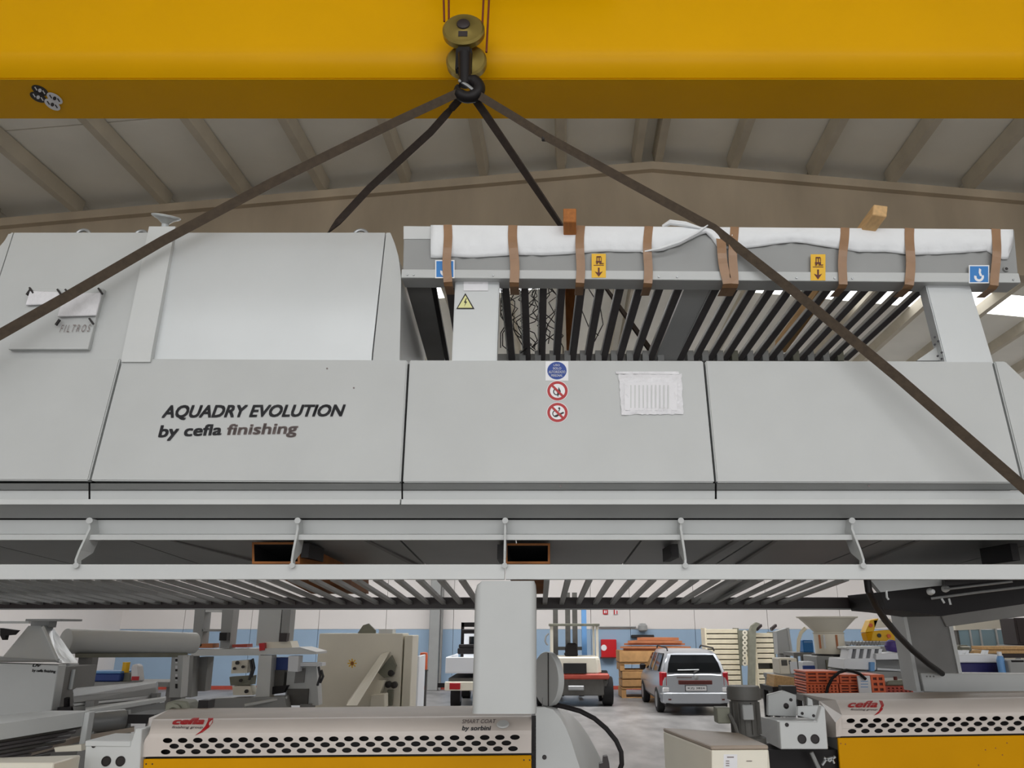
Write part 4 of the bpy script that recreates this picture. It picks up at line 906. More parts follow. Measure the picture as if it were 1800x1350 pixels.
# big film roll / drum
bd = thing('sanding_drum', 'big light grey horizontal drum on a green-grey frame at the left', 'drum', (PX(230, 1150, 7.5), 7.5, 0))
b = B(); pa, pc = P(115, 1127, 7.0), P(341, 1130.5, 8.1); b.cyl(pa, pc, .104, .1, n=32); b.build('drum', GREYL, bd)
b = B(); b.hexa([P(132, 1156, 7.0), P(330, 1155, 8.0), P(330, 1155, 8.2), P(132, 1156, 7.2)], [P(132, 1149, 7.0), P(330, 1147.5, 8.0), P(330, 1147.5, 8.2), P(132, 1149, 7.2)]); b.build('frame_beam', OLIVE, bd)
b = B(); x = PX(148, 1170, 7.1); b.box(x-.06, x+.06, 7.1, 7.2, 0, PZ(1156, 7.1)); b.build('leg', GREYD, bd)
b = B(); b.prism([P(302, 1152, 7.9), P(322, 1152, 7.9), P(317, 1226, 7.9), P(297, 1226, 7.9)], (0, .15, 0)); lg = b.build('leg', GREY, bd); x = PX(307, 1230, 7.9)
b = B(); b.box(x-.05, x+.05, 7.92, 8.02, 0, PZ(1224, 7.9)); b.build('leg', GREYD, bd)
b, ms = decal([(rect(308, 312, v, v+h), BLK if k else WHITE) for v, h, k in ((1156, 10, 0), (1170, 10, 0), (1185, 12, 0), (1158, 5, 1), (1176, 4, 1), (1190, 4, 1), (1202, 8, 1))], lambda u, v, o: P(u, v, 7.895-o)); b.build('label_strip', ms, lg)
for lab, u0, u1, v0, v1, Y, m, nm, cat in (('blue lidded crate under the drum at the left', 154, 211, 1180, 1198, 9.0, MBLUE, 'plastic_crate', 'crate'), ('white sack with red print beside the blue lidded crate', 229, 246, 1167, 1198, 9.0, PAPER, 'sack', 'sack'),
                                      ('yellow tin standing next to the blue lidded crate', 214, 226, 1164, 1182, 9.1, SYEL, 'paint_tin', 'tin')):
    t = thing(nm, lab, cat, P((u0+u1)/2, v1, Y)); b = B()
    if nm == 'paint_tin': c = P((u0+u1)/2, v1, Y); r_ = (P(u1, v1, Y)-c).x; h = PZ(v0, Y)-c.z; b.lathe([(0, 0), (r_, 0), (r_, h*.9), (r_*1.05, h*.92), (r_*1.05, h), (0, h)], c, (0, 0, 1), 18); b.build('body', m, t)
    elif nm == 'sack': b.pq([(u0, v1), (u0+1, v0+4), (u0+5, v0), (u1-3, v0+2), (u1, v1)], Y, .12); b.build('bag', m, t, bevel=.02); b2 = B(); b2.pb(u0+2, u1-2, v1-9, v1-2, Y-.004, .006); b2.build('print', CABR, t)
    else: b.pb(u0, u1, v0+4, v1, Y, .25); b.build('bin', m, t, bevel=.01); b2 = B(); b2.pb(u0-1, u1+1, v0, v0+4, Y-.01, .27); b2.build('lid', LBLUE, t, bevel=.004)
sh = thing('low_shelf', 'low grey shelf carrying crate, sack and tin under the drum', 'shelf', (PX(200, 1200, 9.1), 9.1, 0))
b = B(); zs = PZ(1198.3, 9.0); b.box(PX(140, 1200, 9), PX(300, 1200, 9), 8.95, 9.45, zs-.05, zs-.001); b.build('board', GREYM, sh)
for u in (142, 297): x = PX(u, 1200, 9); B().box(x-.02, x+.02, 9.0, 9.05, 0, zs-.05).build('leg', GREYD, sh)
b = B(); b.box(PX(212, 1200, 9.1), PX(228, 1200, 9.1), 9.08, 9.3, zs, PZ(1182, 9.1)-.003); b.build('riser', OLIVE, sh)
# ============================================================ machines and goods further back
# portal machine with two gantries
YG = 10.0; gm = thing('portal_machine', 'grey portal machine with two upright gantries behind the left coater', 'machine', (PX(440, 1150, YG), YG+.3, 0))
def leanpost(q, d, m, name, Y=YG): return B().prism([P(u, v, Y) for u, v in q], (0, d, 0)).build(name, m, gm)
for q, m in ((((343, 1066), (361, 1066), (354, 1136), (337, 1136)), GREYM), (((391, 1066), (411, 1066), (403, 1140), (386, 1140)), GREYM), (((456, 1066), (496, 1066), (489, 1135), (450, 1135)), GREY), (((497, 1066), (512, 1066), (506, 1135), (492, 1135)), GREYM)):
    leanpost(q, .2, m, 'gantry_post')
leanpost(((361, 1071), (391, 1071), (391, 1076), (361, 1076)), .15, GREYL, 'cross_tie')
leanpost(((355, 1106), (388, 1106), (388, 1110), (355, 1110)), .15, GREYM, 'cross_tie')
leanpost(((386, 1112), (399, 1112), (398, 1126), (385, 1126)), .1, BLACK, 'motor_box', YG-.1)
leanpost(((491, 1113), (505, 1113), (503, 1128), (490, 1128)), .1, RAILD, 'motor_box', YG-.1)
leanpost(((336, 1142), (458, 1140), (458, 1152), (336, 1153)), .5, GREYL, 'table_beam', YG-.1)
leanpost(((458, 1140), (528, 1138), (556, 1146), (556, 1150), (458, 1151)), .5, GREYL, 'table_beam', YG-.1)
leanpost(((466, 1129), (510, 1127), (514, 1139), (466, 1140)), .3, BEIGE, 'work_piece', YG-.05)
leanpost(((455, 1131), (465, 1130), (465, 1143), (456, 1144)), .12, CABR, 'clamp', YG-.12)
leanpost(((338, 1132), (374, 1131), (374, 1139), (338, 1139)), .2, PLY, 'guide_block', YG); leanpost(((408, 1133), (434, 1132), (434, 1138), (408, 1138)), .2, FRED, 'guide_block', YG)
for q, m, nm, Y in ((((455, 1152), (478, 1152), (473, 1228), (449, 1228)), GREYL, 'column', 9.9), (((325, 1152), (340, 1152), (336, 1226), (320, 1226)), GREYM, 'column', 9.9), (((350, 1155), (366, 1155), (360, 1215), (345, 1215)), GREYD, 'column', 10.1),
                    (((408, 1162), (436, 1160), (434, 1183), (406, 1184)), BEIGE, 'control_head', 9.95), (((403, 1190), (442, 1188), (440, 1204), (405, 1205)), OLIVE, 'gear_head', 9.95), (((408, 1206), (440, 1206), (444, 1222), (410, 1222)), BEIGE, 'drive_cover', 9.9),
                    (((478, 1156), (507, 1156), (505, 1178), (478, 1178)), MBLUE, 'motor_cover', 10.1), (((478, 1178), (500, 1178), (498, 1206), (475, 1206)), MOTOR, 'motor', 10.05), (((507, 1153), (525, 1153), (523, 1181), (506, 1180)), MWHITE, 'sign_plate', 9.85),
                    (((505, 1180), (556, 1164), (560, 1240), (500, 1240)), GREY, 'cabinet', 10.1), (((520, 1176), (537, 1174), (534, 1200), (517, 1201)), GREYD, 'cabinet_opening', 10.08), (((505, 1211), (542, 1211), (540, 1240), (503, 1240)), MOTOR, 'cabinet_opening', 10.06),
                    (((525, 1165), (566, 1165), (566, 1171), (525, 1171)), MWHITE, 'worktop', 9.95), (((470, 1208), (505, 1205), (498, 1218), (470, 1222)), BLACK, 'belt_guard', 10.0), (((372, 1228), (500, 1224), (505, 1250), (370, 1250)), GREYM, 'base', 9.85)):
    leanpost(q, .18, m, nm, Y)
b = B(); b.tube([P(430, 1240, 9.75), P(505, 1226, 9.9)], .018, 6); b.build('guide_rod', GREYL, gm)
for u, v, r_ in ((418, 1165, 3), (428, 1172, 2.4), (413, 1175, 2.4), (424, 1196, 2.5), (434, 1215, 3)):
    c = P(u, v, 9.93 if v < 1205 else 9.88); B().cyl(c, c+Vector((0, -.03, 0)), r_*.0072, n=10).build('knob', BLK, gm)
for u, v0, v1 in ((440, 1160, 1195), (444, 1158, 1190), (560, 1172, 1205), (565, 1178, 1200)): B().tube([P(u, v0, 9.9), P(u+3, (v0+v1)/2, 9.88), P(u-2, v1, 9.9)], .015, 6).build('pipe', INK, gm)
for u in (360, 440, 540): x = PX(u, 1240, 10.1); B().box(x-.06, x+.06, 10.0, 10.25, 0, PZ(1238, 10)).build('foot', GREYD, gm)
# tall beige panel machine with a chute
YP = 13.0; bm_ = thing('panel_machine', 'tall beige panelled machine with a small star sticker and a slanted chute', 'machine', (PX(630, 1180, YP), YP+.3, 0))
b = B(); x0, x1 = PX(556, 1180, YP), PX(705, 1180, YP); b.box(x0, x1, YP, YP+.6, 0, PZ(1113.5, YP)); b.build('front_panel', BEIGE, bm_, bevel=.01)
b = B(); x2 = PX(722, 1180, YP); b.box(x1+.02, x2, YP+.05, YP+.7, 0, PZ(1117, YP)); b.build('side_panel', BEIGE, bm_, bevel=.01)
b = B(); b.pq([(628, 1114), (638, 1099), (648, 1096), (660, 1108), (660, 1114)], YP+.2, .05); b.build('top_bracket', OLIVE, bm_); b = B(); b.pb(666, 690, 1106, 1114, YP+.1, .3); b.build('top_box', GREYL, bm_)
L = []
for k in range(4):
    a = k*math.pi/4; L.append((bar2d(619-8*math.cos(a), 1166-8*math.sin(a), 619+8*math.cos(a), 1166+8*math.sin(a), 2), SYEL))
L.append((ell(619, 1166, 3, 3.5, 14), RUST)); b, ms = decal(L, lambda u, v, o: P(u, v, YP-.002-o)); b.build('sticker', ms, bm_, label='small yellow star sticker with a dark centre')
b = B(); b.hexa([P(609, 1240, 11.6), P(628, 1240, 11.6), P(632, 1232, 12.4), P(612, 1232, 12.4)], [P(668, 1152, 12.9), P(682, 1148, 12.9), P(686, 1145, 12.98), P(672, 1148, 12.98)]); b.build('chute', BEIGE, bm_)
b = B(); b.tube([P(625, 1234, 11.8), P(672, 1156, 12.85)], .022, 6); b.build('chute_edge', BLACK, bm_)
b = B(); b.pq([(664, 1182), (688, 1152), (696, 1170), (690, 1190), (675, 1192)], 12.85, .1); b.build('hopper', OLIVE, bm_)
b = B(); b.pq([(640, 1238), (664, 1196), (676, 1196), (660, 1238)], 12.7, .25); b.build('chute_leg', BEIGE, bm_)
b = B(); b.pq([(652, 1222), (676, 1220), (676, 1245), (650, 1245)], 12.5, .3); b.build('tray', BEIGE, bm_, bevel=.01)
b = B(); x = PX(663, 1245, 12.6); b.box(x-.12, x+.12, 12.55, 12.75, 0, PZ(1245, 12.5)); b.build('tray_stand', GREYM, bm_)
for u, v in ((683, 1203), (693, 1204), (688, 1183)): c = P(u, v, 12.9); b = B(); b.lathe([(0, -.05), (.05, -.05), (.05, .05), (0, .06)], c, (0, -1, 0), 12); b.build('valve', BLK, bm_)
b = B(); b.pb(680, 690, 1213, 1240, 12.9, .08); b.build('pipe_box', OLIVE, bm_)
# blue cabinet and orange drum
cbn = thing('blue_cabinet', 'narrow blue and white cabinet right of the beige machine', 'cabinet', (PX(728, 1200, 17), 17.2, 0))
b = B(); b.box(PX(717, 1190, 17), PX(733, 1190, 17), 17, 17.8, 0, PZ(1155, 17)); b.build('body', MBLUE, cbn, bevel=.01)
b = B(); b.box(PX(732, 1190, 17), PX(736, 1190, 17), 16.97, 17.9, 0, PZ(1153, 17)); b.build('door', MWHITE, cbn, bevel=.01)
b = B(); b.pb(714, 727, 1164, 1172, 16.9, .06); b.build('handle', MWHITE, cbn)
dm = thing('orange_drum', 'orange drum on a dark stand beside the narrow blue cabinet', 'drum', (PX(744, 1200, 18.5), 18.5, 0))
c = P(744, 1177, 18.5); r_ = 7*18.5/1440; b = B(); b.lathe([(0, 0), (r_, 0), (r_*1.05, .05), (r_, .1), (r_, .25), (r_*1.04, .28), (r_*.9, .36), (0, .37)], c, (0, 0, 1), 20); b.build('barrel', ORNG, dm)
for dx in (-.07, .07):
    B().box(c.x+dx-.02, c.x+dx+.02, 18.45, 18.55, 0, c.z-.03).build('leg', MOTOR, dm)
b = B(); b.box(c.x-.1, c.x+.1, 18.4, 18.6, c.z-.03, c.z); b.build('plate', MOTOR, dm)
# pick-up truck, mostly behind the centre leg
YT = 21.5; tk = local(thing('pickup_truck', 'white flatbed truck with a black roof rack half hidden by the centre leg', 'truck', (PX(846, 1200, YT), YT, 0)))
b = B(); b.box(-.95, .95, 0, 3.0, .92, .98); b.build('bed_floor', MWHITE, tk)
for x in (-.95, .91): B().box(x, x+.04, .05, 3.0, .98, 1.32).build('side_board', MWHITE, tk, bevel=.01)
b = B(); b.box(-.95, .95, -.02, .04, .94, 1.32); b.build('tailgate', MWHITE, tk, bevel=.015)
b = B(); b.box(-.86, .86, .02, 4.6, .62, .8); b.build('chassis', MOTOR, tk)
b = B(); b.box(-.95, .95, -.06, .04, .5, .72); b.build('bumper', BEIGE, tk, bevel=.02)
for x in (-.82, .55): B().box(x, x+.28, -.09, -.06, .53, .69).build('tail_lamp', LAMP, tk, bevel=.01)
for x in (-.72, .72):
    for y in (.75, 3.9): b = B(); b.cyl((x-.12, y, .34), (x+.12, y, .34), .34, n=24); w_ = b.build('wheel', TYRE, tk); bb = B(); bb.cyl((x-.125, y, .34), (x+.125, y, .34), .18, n=16); bb.build('rim', ZINC, w_)
b = B(); b.loft([[Vector((sx*.86, y, z)) for sx in (-1, 1)]+[Vector((sx*.86*s, y, z2)) for sx, s in ((1, q), (-1, q))] for y, z, z2, q in ((3.05, .8, 1.95, .9), (4.2, .8, 1.95, .9), (4.9, .6, 1.25, .98))], 0, False); b.build('cab', MWHITE, tk)
b = B(); b.box(-.6, .6, 3.02, 3.05, 1.35, 1.8); b.build('rear_window', CARGL, tk)
b = B()
for x in (-.68, .6): b.box(x, x+.08, 1.2, 1.3, .98, 2.2)
b.box(-.68, .68, 1.2, 1.3, 2.08, 2.2); b.build('load_frame', BLACK, tk)
for (z0, z1, x0, x1) in ((1.36, 1.52, -.75, .75), (1.52, 1.62, -.72, .72), (1.9, 2.02, -.64, .64), (1.66, 1.86, -.3, -.12)): B().box(x0, x1, 1.05, 1.2, z0, z1).build('load_bar', BLACK, tk, bevel=.02)
b = B(); b.box(-.2, .1, .98, 1.06, 1.55, 1.95); b.build('mirror_plate', ZINC, tk)
b = B(); b.box(-1.18, -.98, .3, .36, .55, .66); b.build('mud_flap', BLACK, tk)
# forklift, seen from behind
YF = 22.6; fk = local(thing('forklift', 'beige and red forklift seen from behind with a black seat, left of the fire cabinet', 'forklift', (PX(1011, 1200, YF), YF, 0)))
b = B(); b.box(-.92, .92, .1, 2.2, .3, .72); b.build('chassis', MOTOR, fk, bevel=.05)
b = B(); b.loft([[Vector((x, y, z)) for x, y in ((-.8, .06), (.8, .06), (.86, .3), (.86, 1.0), (-.86, 1.0), (-.86, .3))] for z in (.28, .75)], 0, False); b.build('counterweight', MOTOR, fk, bevel=.03)
b = B(); b.loft([[Vector((x*s, y, z)) for x, y in ((-.62, .04), (.62, .04), (.72, .3), (.72, 1.6), (-.72, 1.6), (-.72, .3))] for z, s in ((.85, 1.05), (1.2, 1.0), (1.28, .95))], 0, False); b.build('engine_cover', BEIGE, fk, bevel=.03)
b = B(); b.box(-.32, .32, -.0, .08, .86, 1.12); b.build('radiator_grille', INNER, fk)
b = B(); b.box(-.95, .95, .0, .35, .7, .85); b.build('rear_bumper', FRED, fk, bevel=.04)
for x in (-.92, .92):
    for y, r_ in ((.45, .38), (1.95, .42)): b = B(); b.cyl((x-.14, y, r_), (x+.14, y, r_), r_, n=28); w_ = b.build('wheel', TYRE, fk, bevel=.03); bb = B(); bb.cyl((x-.15, y, r_), (x+.15, y, r_), r_*.5, n=18); bb.build('rim', BEIGE, w_)
for x in (-.66, .62): B().box(x, x+.07, .3, .38, 1.22, 2.1).build('guard_post', BEIGE, fk); B().box(x, x+.07, 1.75, 1.83, .8, 2.1).build('guard_post', BEIGE, fk)
b = B(); b.box(-.7, .73, .25, 1.9, 2.1, 2.17)
gd = b.build('overhead_guard', OLIVE, fk, bevel=.01)
for x in (-.48, -.1, .12, .4): B().box(x-.075, x+.075, 2.2, 2.35, .3, 2.75 if x in (-.48, .4) else 3.1).build('mast_rail', MOTOR if x < .3 else LBLUE, fk)
for z in (1.4, 2.6): B().box(-.5, .45, 2.22, 2.32, z, z+.1).build('mast_tie', MOTOR, fk)
b = B(); b.loft([[Vector((x*s, y, z)) for x, y in ((-.24, .55), (.1, .55), (.1, .68), (-.24, .68))] for z, s in ((1.28, 1), (1.5, 1.05), (1.64, .8))], 0, False); b.build('seat_back', BLACK, fk, bevel=.03)
b = B(); b.box(-.26, .12, .6, 1.1, 1.28, 1.38); b.build('seat', BLACK, fk, bevel=.03)
b = B(); b.tube([(-.72, .3, 1.9), (-.8, .28, 1.82), (-.82, .28, 1.7), (-.78, .28, 1.62), (-.74, .3, 1.6)], .025, 8); b.build('hook', ZINC, fk)
b = B(); b.box(-.2, .25, .0, .08, .42, .54); b.build('tow_pin', ZINC, fk, bevel=.02)
for x in (-.3, .3): B().box(x-.07, x+.07, 2.36, 3.5, .08, .14).build('fork', MOTOR, fk)
# things on the back wall
fcab = thing('fire_cabinet', 'red fire hose cabinet with a white disc on the blue wall', 'cabinet', (PX(1070, 1140, 28.6), 28.6, 1.2))
b = B(); b.pb(1057, 1084, 1124, 1156, 28.45, .2); b.build('case', CABR, fcab, bevel=.02); c = P(1061.5, 1138.5, 28.45); B().cyl(c, c+Vector((0, -.01, 0)), .1, n=20).build('disc', WHITE, fcab)
b = B(); b.pb(1056, 1084, 1155, 1157, 28.4, .25); b.build('lower_edge', MARRON, fcab)
for u0, u1, lab in ((1060, 1068.5, 'small red square sign on the white wall, left of its pair'), (1079, 1086.5, 'small red and white sign on the white wall, right of its pair')):
    t = thing('wall_sign', lab, 'sign', P((u0+u1)/2, 1078, 28.6)); b = B(); b.pb(u0, u1, 1071, 1080, 28.63, .02); b.build('plate', CABR if u0 == 1060 else WHITE, t)
    b, ms = decal([(rect(u0+2, u0+4, 1073, 1078), WHITE), (rect(u0+5, u0+6.5, 1073, 1078), WHITE)] if u0 == 1060 else [(rect(u0, u0+2, 1071, 1080), CABR), (rect(u0+4.5, u0+6.5, 1073, 1079), CABR)], lambda u, v, o: P(u, v, 28.625-o*3)); b.build('symbol', ms, t)
t = thing('wall_lamp', 'round grey emergency lamp on the wall above the stacked boards', 'lamp', P(1130, 1106, 28.6)); c = P(1130, 1110, 28.5); b = B(); b.lathe([(0, .28), (.1, .27), (.16, .2), (.17, .05), (.12, 0), (0, 0)], c, (0, 0, 1), 20); b.build('shade', GREYM, t); B().box(c.x-.05, c.x+.05, 28.5, 28.66, c.z+.05, c.z+.15).build('bracket', GREYD, t)
t = thing('wall_heater', 'long black heater bar on the wall behind the stacked boards', 'heater', P(1130, 1119, 28.6)); b = B(); b.pb(1110, 1150, 1116, 1122, 28.5, .15); b.build('case', BLK, t, bevel=.02)
b = B(); b.tube([P(1052, 1102, 28.6), P(1118, 1102, 28.6)], .025, 8); tag(b.build('wall_pipe', GREYM), 'thin grey conduit along the white wall above the fire cabinet', 'pipe')
# pallets with boards behind the car
YW = 25.3
def pallet(u0, u1, vb, vt, lab, closed, dx=0):
    z0, z1 = max(0, PZ(vb, YW)), PZ(vt, YW); x0, x1 = PX(u0, (vb+vt)/2, YW), PX(u1, (vb+vt)/2, YW); t = thing('wooden_pallet', lab, 'pallet', ((x0+x1)/2, YW+.5, z0), 'pallets piled behind the car'); h = z1-z0
    n = 7
    for k in range(3): xx = x0+(x1-x0-.14)*k/2; B().box(xx, xx+.14, YW+.02, YW+1.1, z0+.025, z1-.03).build('bearer', PALLET, t)
    for k in range(n): yy = YW+1.0*k/(n-1); B().box(x0, x1, yy, yy+.11, z1-.028, z1).build('deck_board', PALLET, t)
    for k in (0, 3, 6): yy = YW+1.0*k/6; B().box(x0, x1, yy, yy+.1, z0, z0+.022).build('base_board', PALLET, t)
    if closed: B().box(x0, x1, YW-.02, YW+.0, z0+.03, z1-.005).build('side_board', PALLET, t)
spec = [(1093, 1196, 1229, 1209, 'bottom wooden pallet of the pile behind the car', 0), (1094, 1196, 1208, 1195, 'second wooden pallet from the bottom of the pile behind the car', 1), (1094, 1194, 1194, 1180, 'third wooden pallet from the bottom of the pile behind the car', 1),
        (1090, 1194, 1179, 1166, 'fourth wooden pallet from the bottom of the pile behind the car', 0), (1089, 1196, 1165, 1144, 'topmost wooden crate pallet of the pile, right under the boards', 1)]
for a in spec: pallet(*a)
for u0, u1, v0, v1, lab, yy in ((1096, 1206, 1140, 1143.6, 'lowest brown board on top of the pallet pile', .1), (1090, 1214, 1136.5, 1139.7, 'long brown board second from below on the pallet pile', .0), (1098, 1206, 1131, 1134.2, 'brown board third from below on the pallet pile', .2), (1104, 1200, 1126.5, 1130.6, 'brown board just below the top one on the pallet pile', .1), (1122, 1196, 1121, 1126, 'topmost short brown board on the pallet pile', .3)):
    b = B(); z0, z1 = PZ(v1, YW), PZ(v0, YW); x0, x1 = PX(u0, v0, YW), PX(u1, v0, YW)
    b.hexa([(x0, YW+yy, z0), (x1, YW+yy, z0), (x1-.25, YW+yy+.9, z0), (x0+.3, YW+yy+.9, z0)], [(x0, YW+yy, z1), (x1, YW+yy, z1), (x1-.25, YW+yy+.9, z1), (x0+.3, YW+yy+.9, z1)])
    tag(b.build('brown_board', PLY), lab, 'board', 'boards on the pallet pile')
for (u, v0, v1) in ((1105, 1134.4, 1136.3), (1185, 1134.4, 1136.3), (1110, 1139.7, 1140), (1120, 1130.6, 1131)): pass
# silver estate car
YK = 20.6; xc = (PX(1165, 1220, YK)+PX(1281, 1220, YK))/2; car = local(thing('silver_car', 'silver estate car parked with its tailgate towards us', 'car', (xc, YK, 0)))
def ring(y, pts): return [Vector((x, y, z)) for x, z in pts]+[Vector((-x, y, z)) for x, z in pts[::-1]]
W = .87
def sec(y, w, zb, zs, zt, wt):      # half section: sill, belly of the side, shoulder, roof-side
    return ring(y, [(w*.86, zb), (w*.97, zb+.1), (w, zb+.32), (w*.985, zs-.12), (w*.93, zs), (wt*1.0, zt-.07), (wt*.93, zt-.02), (wt*.55, zt)])
S = [sec(-.02, .8, .36, .88, .93, .74), sec(.04, .84, .3, .93, .98, .77), sec(.14, .865, .28, .95, 1.25, .72), sec(.3, W, .27, .96, 1.44, .66), sec(.55, W, .26, .96, 1.5, .645), sec(1.4, W, .25, .96, 1.53, .65), sec(2.3, W, .25, .95, 1.51, .64), sec(2.9, W, .25, .93, 1.3, .66), sec(3.5, W, .26, .9, .98, .74), sec(4.1, .84, .28, .82, .87, .7), sec(4.45, .74, .33, .62, .68, .6)]
b = B(); b.loft(S, 0, True); body = b.build('body', SILVER, car)
wr = [(.68, .03, .99), (.63, .108, 1.21), (.54, .235, 1.4)]
b = B(); b.loft([[Vector((-x, y-.012, z)), Vector((x, y-.012, z)), Vector((x, y+.05, z)), Vector((-x, y+.05, z))] for x, y, z in wr], 0, False); rw = b.build('rear_window', CARGL, car)
b = B(); b.tube([(-.02, .0, .99), (.12, .02, 1.05), (-.3, .02, 1.04), (-.42, .02, 1.04)], .016, 6); b.build('wiper', ZINC, rw)
for sx in (-1, 1):
    b = B(); t_ = lambda x, y, z: Vector((sx*x, y, z)); b.poly([t_(.885*.96, .5, 1.0), t_(.845, 3.0, .97), t_(.69, 2.45, 1.4), t_(.675, .6, 1.43)])
    for v in list(b.v): pass
    b.v += [p-Vector((sx*.06, 0, .02)) for p in b.v[:4]]; b.f += [[7, 6, 5, 4], [0, 1, 5, 4], [1, 2, 6, 5], [2, 3, 7, 6], [3, 0, 4, 7]]; b.m += [0]*5; b.sm += [False]*5
    b.build('side_window', CARGL, car)
    for y in (1.35, 2.05): b2 = B(); b2.hexa([t_(.87, y, .98), t_(.87, y+.07, .98), t_(.8, y+.07, .98), t_(.8, y, .98)], [t_(.7, y-.05, 1.42), t_(.7, y+.02, 1.42), t_(.62, y+.02, 1.42), t_(.62, y-.05, 1.42)]); b2.build('window_pillar', SILVER, car)
    b2 = B(); b2.loft([[t_(x, y, z) for x, y in ((.7, -.03), (.84, .02), (.875, .16), (.74, .16))] for z in (.66, .8, .95, 1.0)], 0, False); b2.build('tail_lamp', LAMP, car, bevel=.02)
    b2 = B(); b2.box(min(sx*.66, sx*.82), max(sx*.66, sx*.82), -.035, .05, .53, .645); b2.build('reversing_lamp', WHITE, car, bevel=.02)
    b2 = B(); b2.box(min(sx*.52, sx*.7), max(sx*.52, sx*.7), -.075, .02, .345, .38); b2.build('reflector', MARRON, car)
    b2 = B(); b2.tube([t_(.6, .35, 1.5), t_(.6, .45, 1.56), t_(.6, 2.0, 1.59), t_(.6, 2.15, 1.53)], .02, 8); b2.build('roof_rail', BLACK, car)
    b2 = B(); b2.loft([[t_(x, y, z) for x, y in ((.86, 2.75), (1.02, 2.72), (1.02, 2.86), (.86, 2.88))] for z in (.93, 1.08)], 0, False); b2.build('wing_mirror', BLACK, car, bevel=.03)
    for y in (.75, 3.45): b2 = B(); b2.cyl((sx*.7, y, .31), (sx*.885, y, .31), .31, n=28); w_ = b2.build('wheel', TYRE, car, bevel=.03); b3 = B(); b3.lathe([(0, .01), (.09, .012), (.19, .0), (.2, -.02)], (sx*.886, y, .31), (sx, 0, 0), 20); b3.build('rim', ZINC, w_)
b = B(); b.loft([[Vector((x*s, y, z)) for x, y in ((-.87, .2), (-.82, -.04), (-.6, -.08), (.6, -.08), (.82, -.04), (.87, .2))] for z, s in ((.26, .97), (.32, 1), (.48, 1.0), (.52, .98))], 0, False); b.build('bumper', SILVER, car, bevel=.02)
b = B(); b.box(-.76, .76, -.06, .6, .2, .28); b.build('under_tray', BLACK, car)
b = B(); b.box(-.42, .42, -.06, .05, .71, .81); b.build('tailgate_trim', MARRON, car, bevel=.01); b = B(); b.box(-.25, .27, -.06, .03, .56, .68); pl = b.build('number_plate', WHITE, car, bevel=.008)
b = B(); b.box(-.26, .28, -.055, .03, .55, .69); b.build('plate_frame', INK, car)
lettering([('KZJ 3824', [(-.2, .645), (.22, .645), (.22, .59), (-.2, .59)], 0, .01, 0)], lambda u, v: Vector((u, -.063, v)), [INK], pl)
b = B(); b.box(-.46, -.08, -.035, .0, .855, .885); b.build('badge', INKF, car); b = B(); b.lathe([(0, .0), (.05, 0), (.06, .01), (0, .02)], (.03, -.02, .87), (0, -1, 0), 16); b.build('badge', ZINC, car)
# two racks of cream trays
def rack(lab, u0, u1, v0, v1, n, Y, gap=()):
    t = thing('tray_rack', lab, 'rack', (PX((u0+u1)/2, 1150, Y), Y+.3, 0), 'tray racks beside the car'); x0, x1 = PX(u0, 1150, Y), PX(u1, 1150, Y)
    for k in range(n):
        if k in gap: continue
        va = v0+(v1-v0)*k/n; vb = va+(v1-v0)/n*.78; b = B(); z1, z0 = PZ(va, Y), PZ(vb, Y); b.hexa([(x0, Y, z0), (x1, Y, z0), (x1, Y+.6, z0), (x0, Y+.6, z0)], [(x0, Y-.02, z1), (x1, Y-.02, z1), (x1, Y+.6, z1), (x0, Y+.6, z1)]); b.build('tray', CREAM, t, bevel=.006)
    for x in (x0-.03, x1): B().box(x, x+.05, Y, Y+.6, 0, PZ(v0-2, Y)).build('post', OLIVE if x > x0 else CREAM, t)
    B().box(x0+.01, x1-.01, Y+.55, Y+.62, 0, PZ(v0, Y)).build('back_sheet', GREYD, t)
    return t
r1 = rack('tall rack of cream trays right beside the silver car', 1243, 1299, 1106, 1206, 11, 25.6)
for k in range(7): c = P(1309, 1112+k*9, 25.4); b = B(); b.lathe([(.03, 0), (.075, 0), (.08, .03), (.03, .03)], c, (0, -1, 0), 14); b.build('roller', BEIGE, r1)
b = B(); b.pb(1300, 1319, 1108, 1170, 25.5, .1); b.build('roller_plate', OLIVE, r1); b = B(); b.tube([P(1311, 1150, 25.4), P(1325, 1206, 25.3)], .035, 6); b.build('brace', CREAM, r1)
r2 = rack('second, narrower rack of cream trays left of the bowl feeder', 1330, 1361, 1113, 1204, 10, 25.0, (6,))
b = B(); b.prism([P(u, v, 24.7) for u, v in ((1318, 1110), (1322, 1100), (1330, 1094), (1336, 1096), (1329, 1106), (1328, 1212), (1317, 1212))], (0, .2, 0)); b.build('bent_post', OLIVE, r2)
for u in (1334, 1360): b = B(); b.pq([(u-4, 1104), (u+5, 1097), (u+6, 1101), (u-2, 1109)], 24.9, .2); b.build('top_clip', RAILD, r2)
# narrow grey duct plate behind
b = B(); b.prism([P(u, v, 13.0) for u, v in ((1365, 1110), (1384, 1104), (1392, 1150), (1368, 1150))], (0, .2, 0)); pdk = thing('duct_plate', 'grey leaning duct plate between tray rack and bowl feeder', 'duct', (PX(1378, 1150, 13), 13.1, 0)); b.build('plate', GREY, pdk); x = PX(1380, 1150, 13); B().box(x-.08, x+.08, 13.0, 13.15, 0, PZ(1149, 13)).build('leg', GREYM, pdk)
B().prism([P(u, v, 12.98) for u, v in ((1383, 1104), (1387, 1103), (1394, 1150), (1390, 1150))], (0, .03, 0)).build('edge_strip', GREYL, pdk)
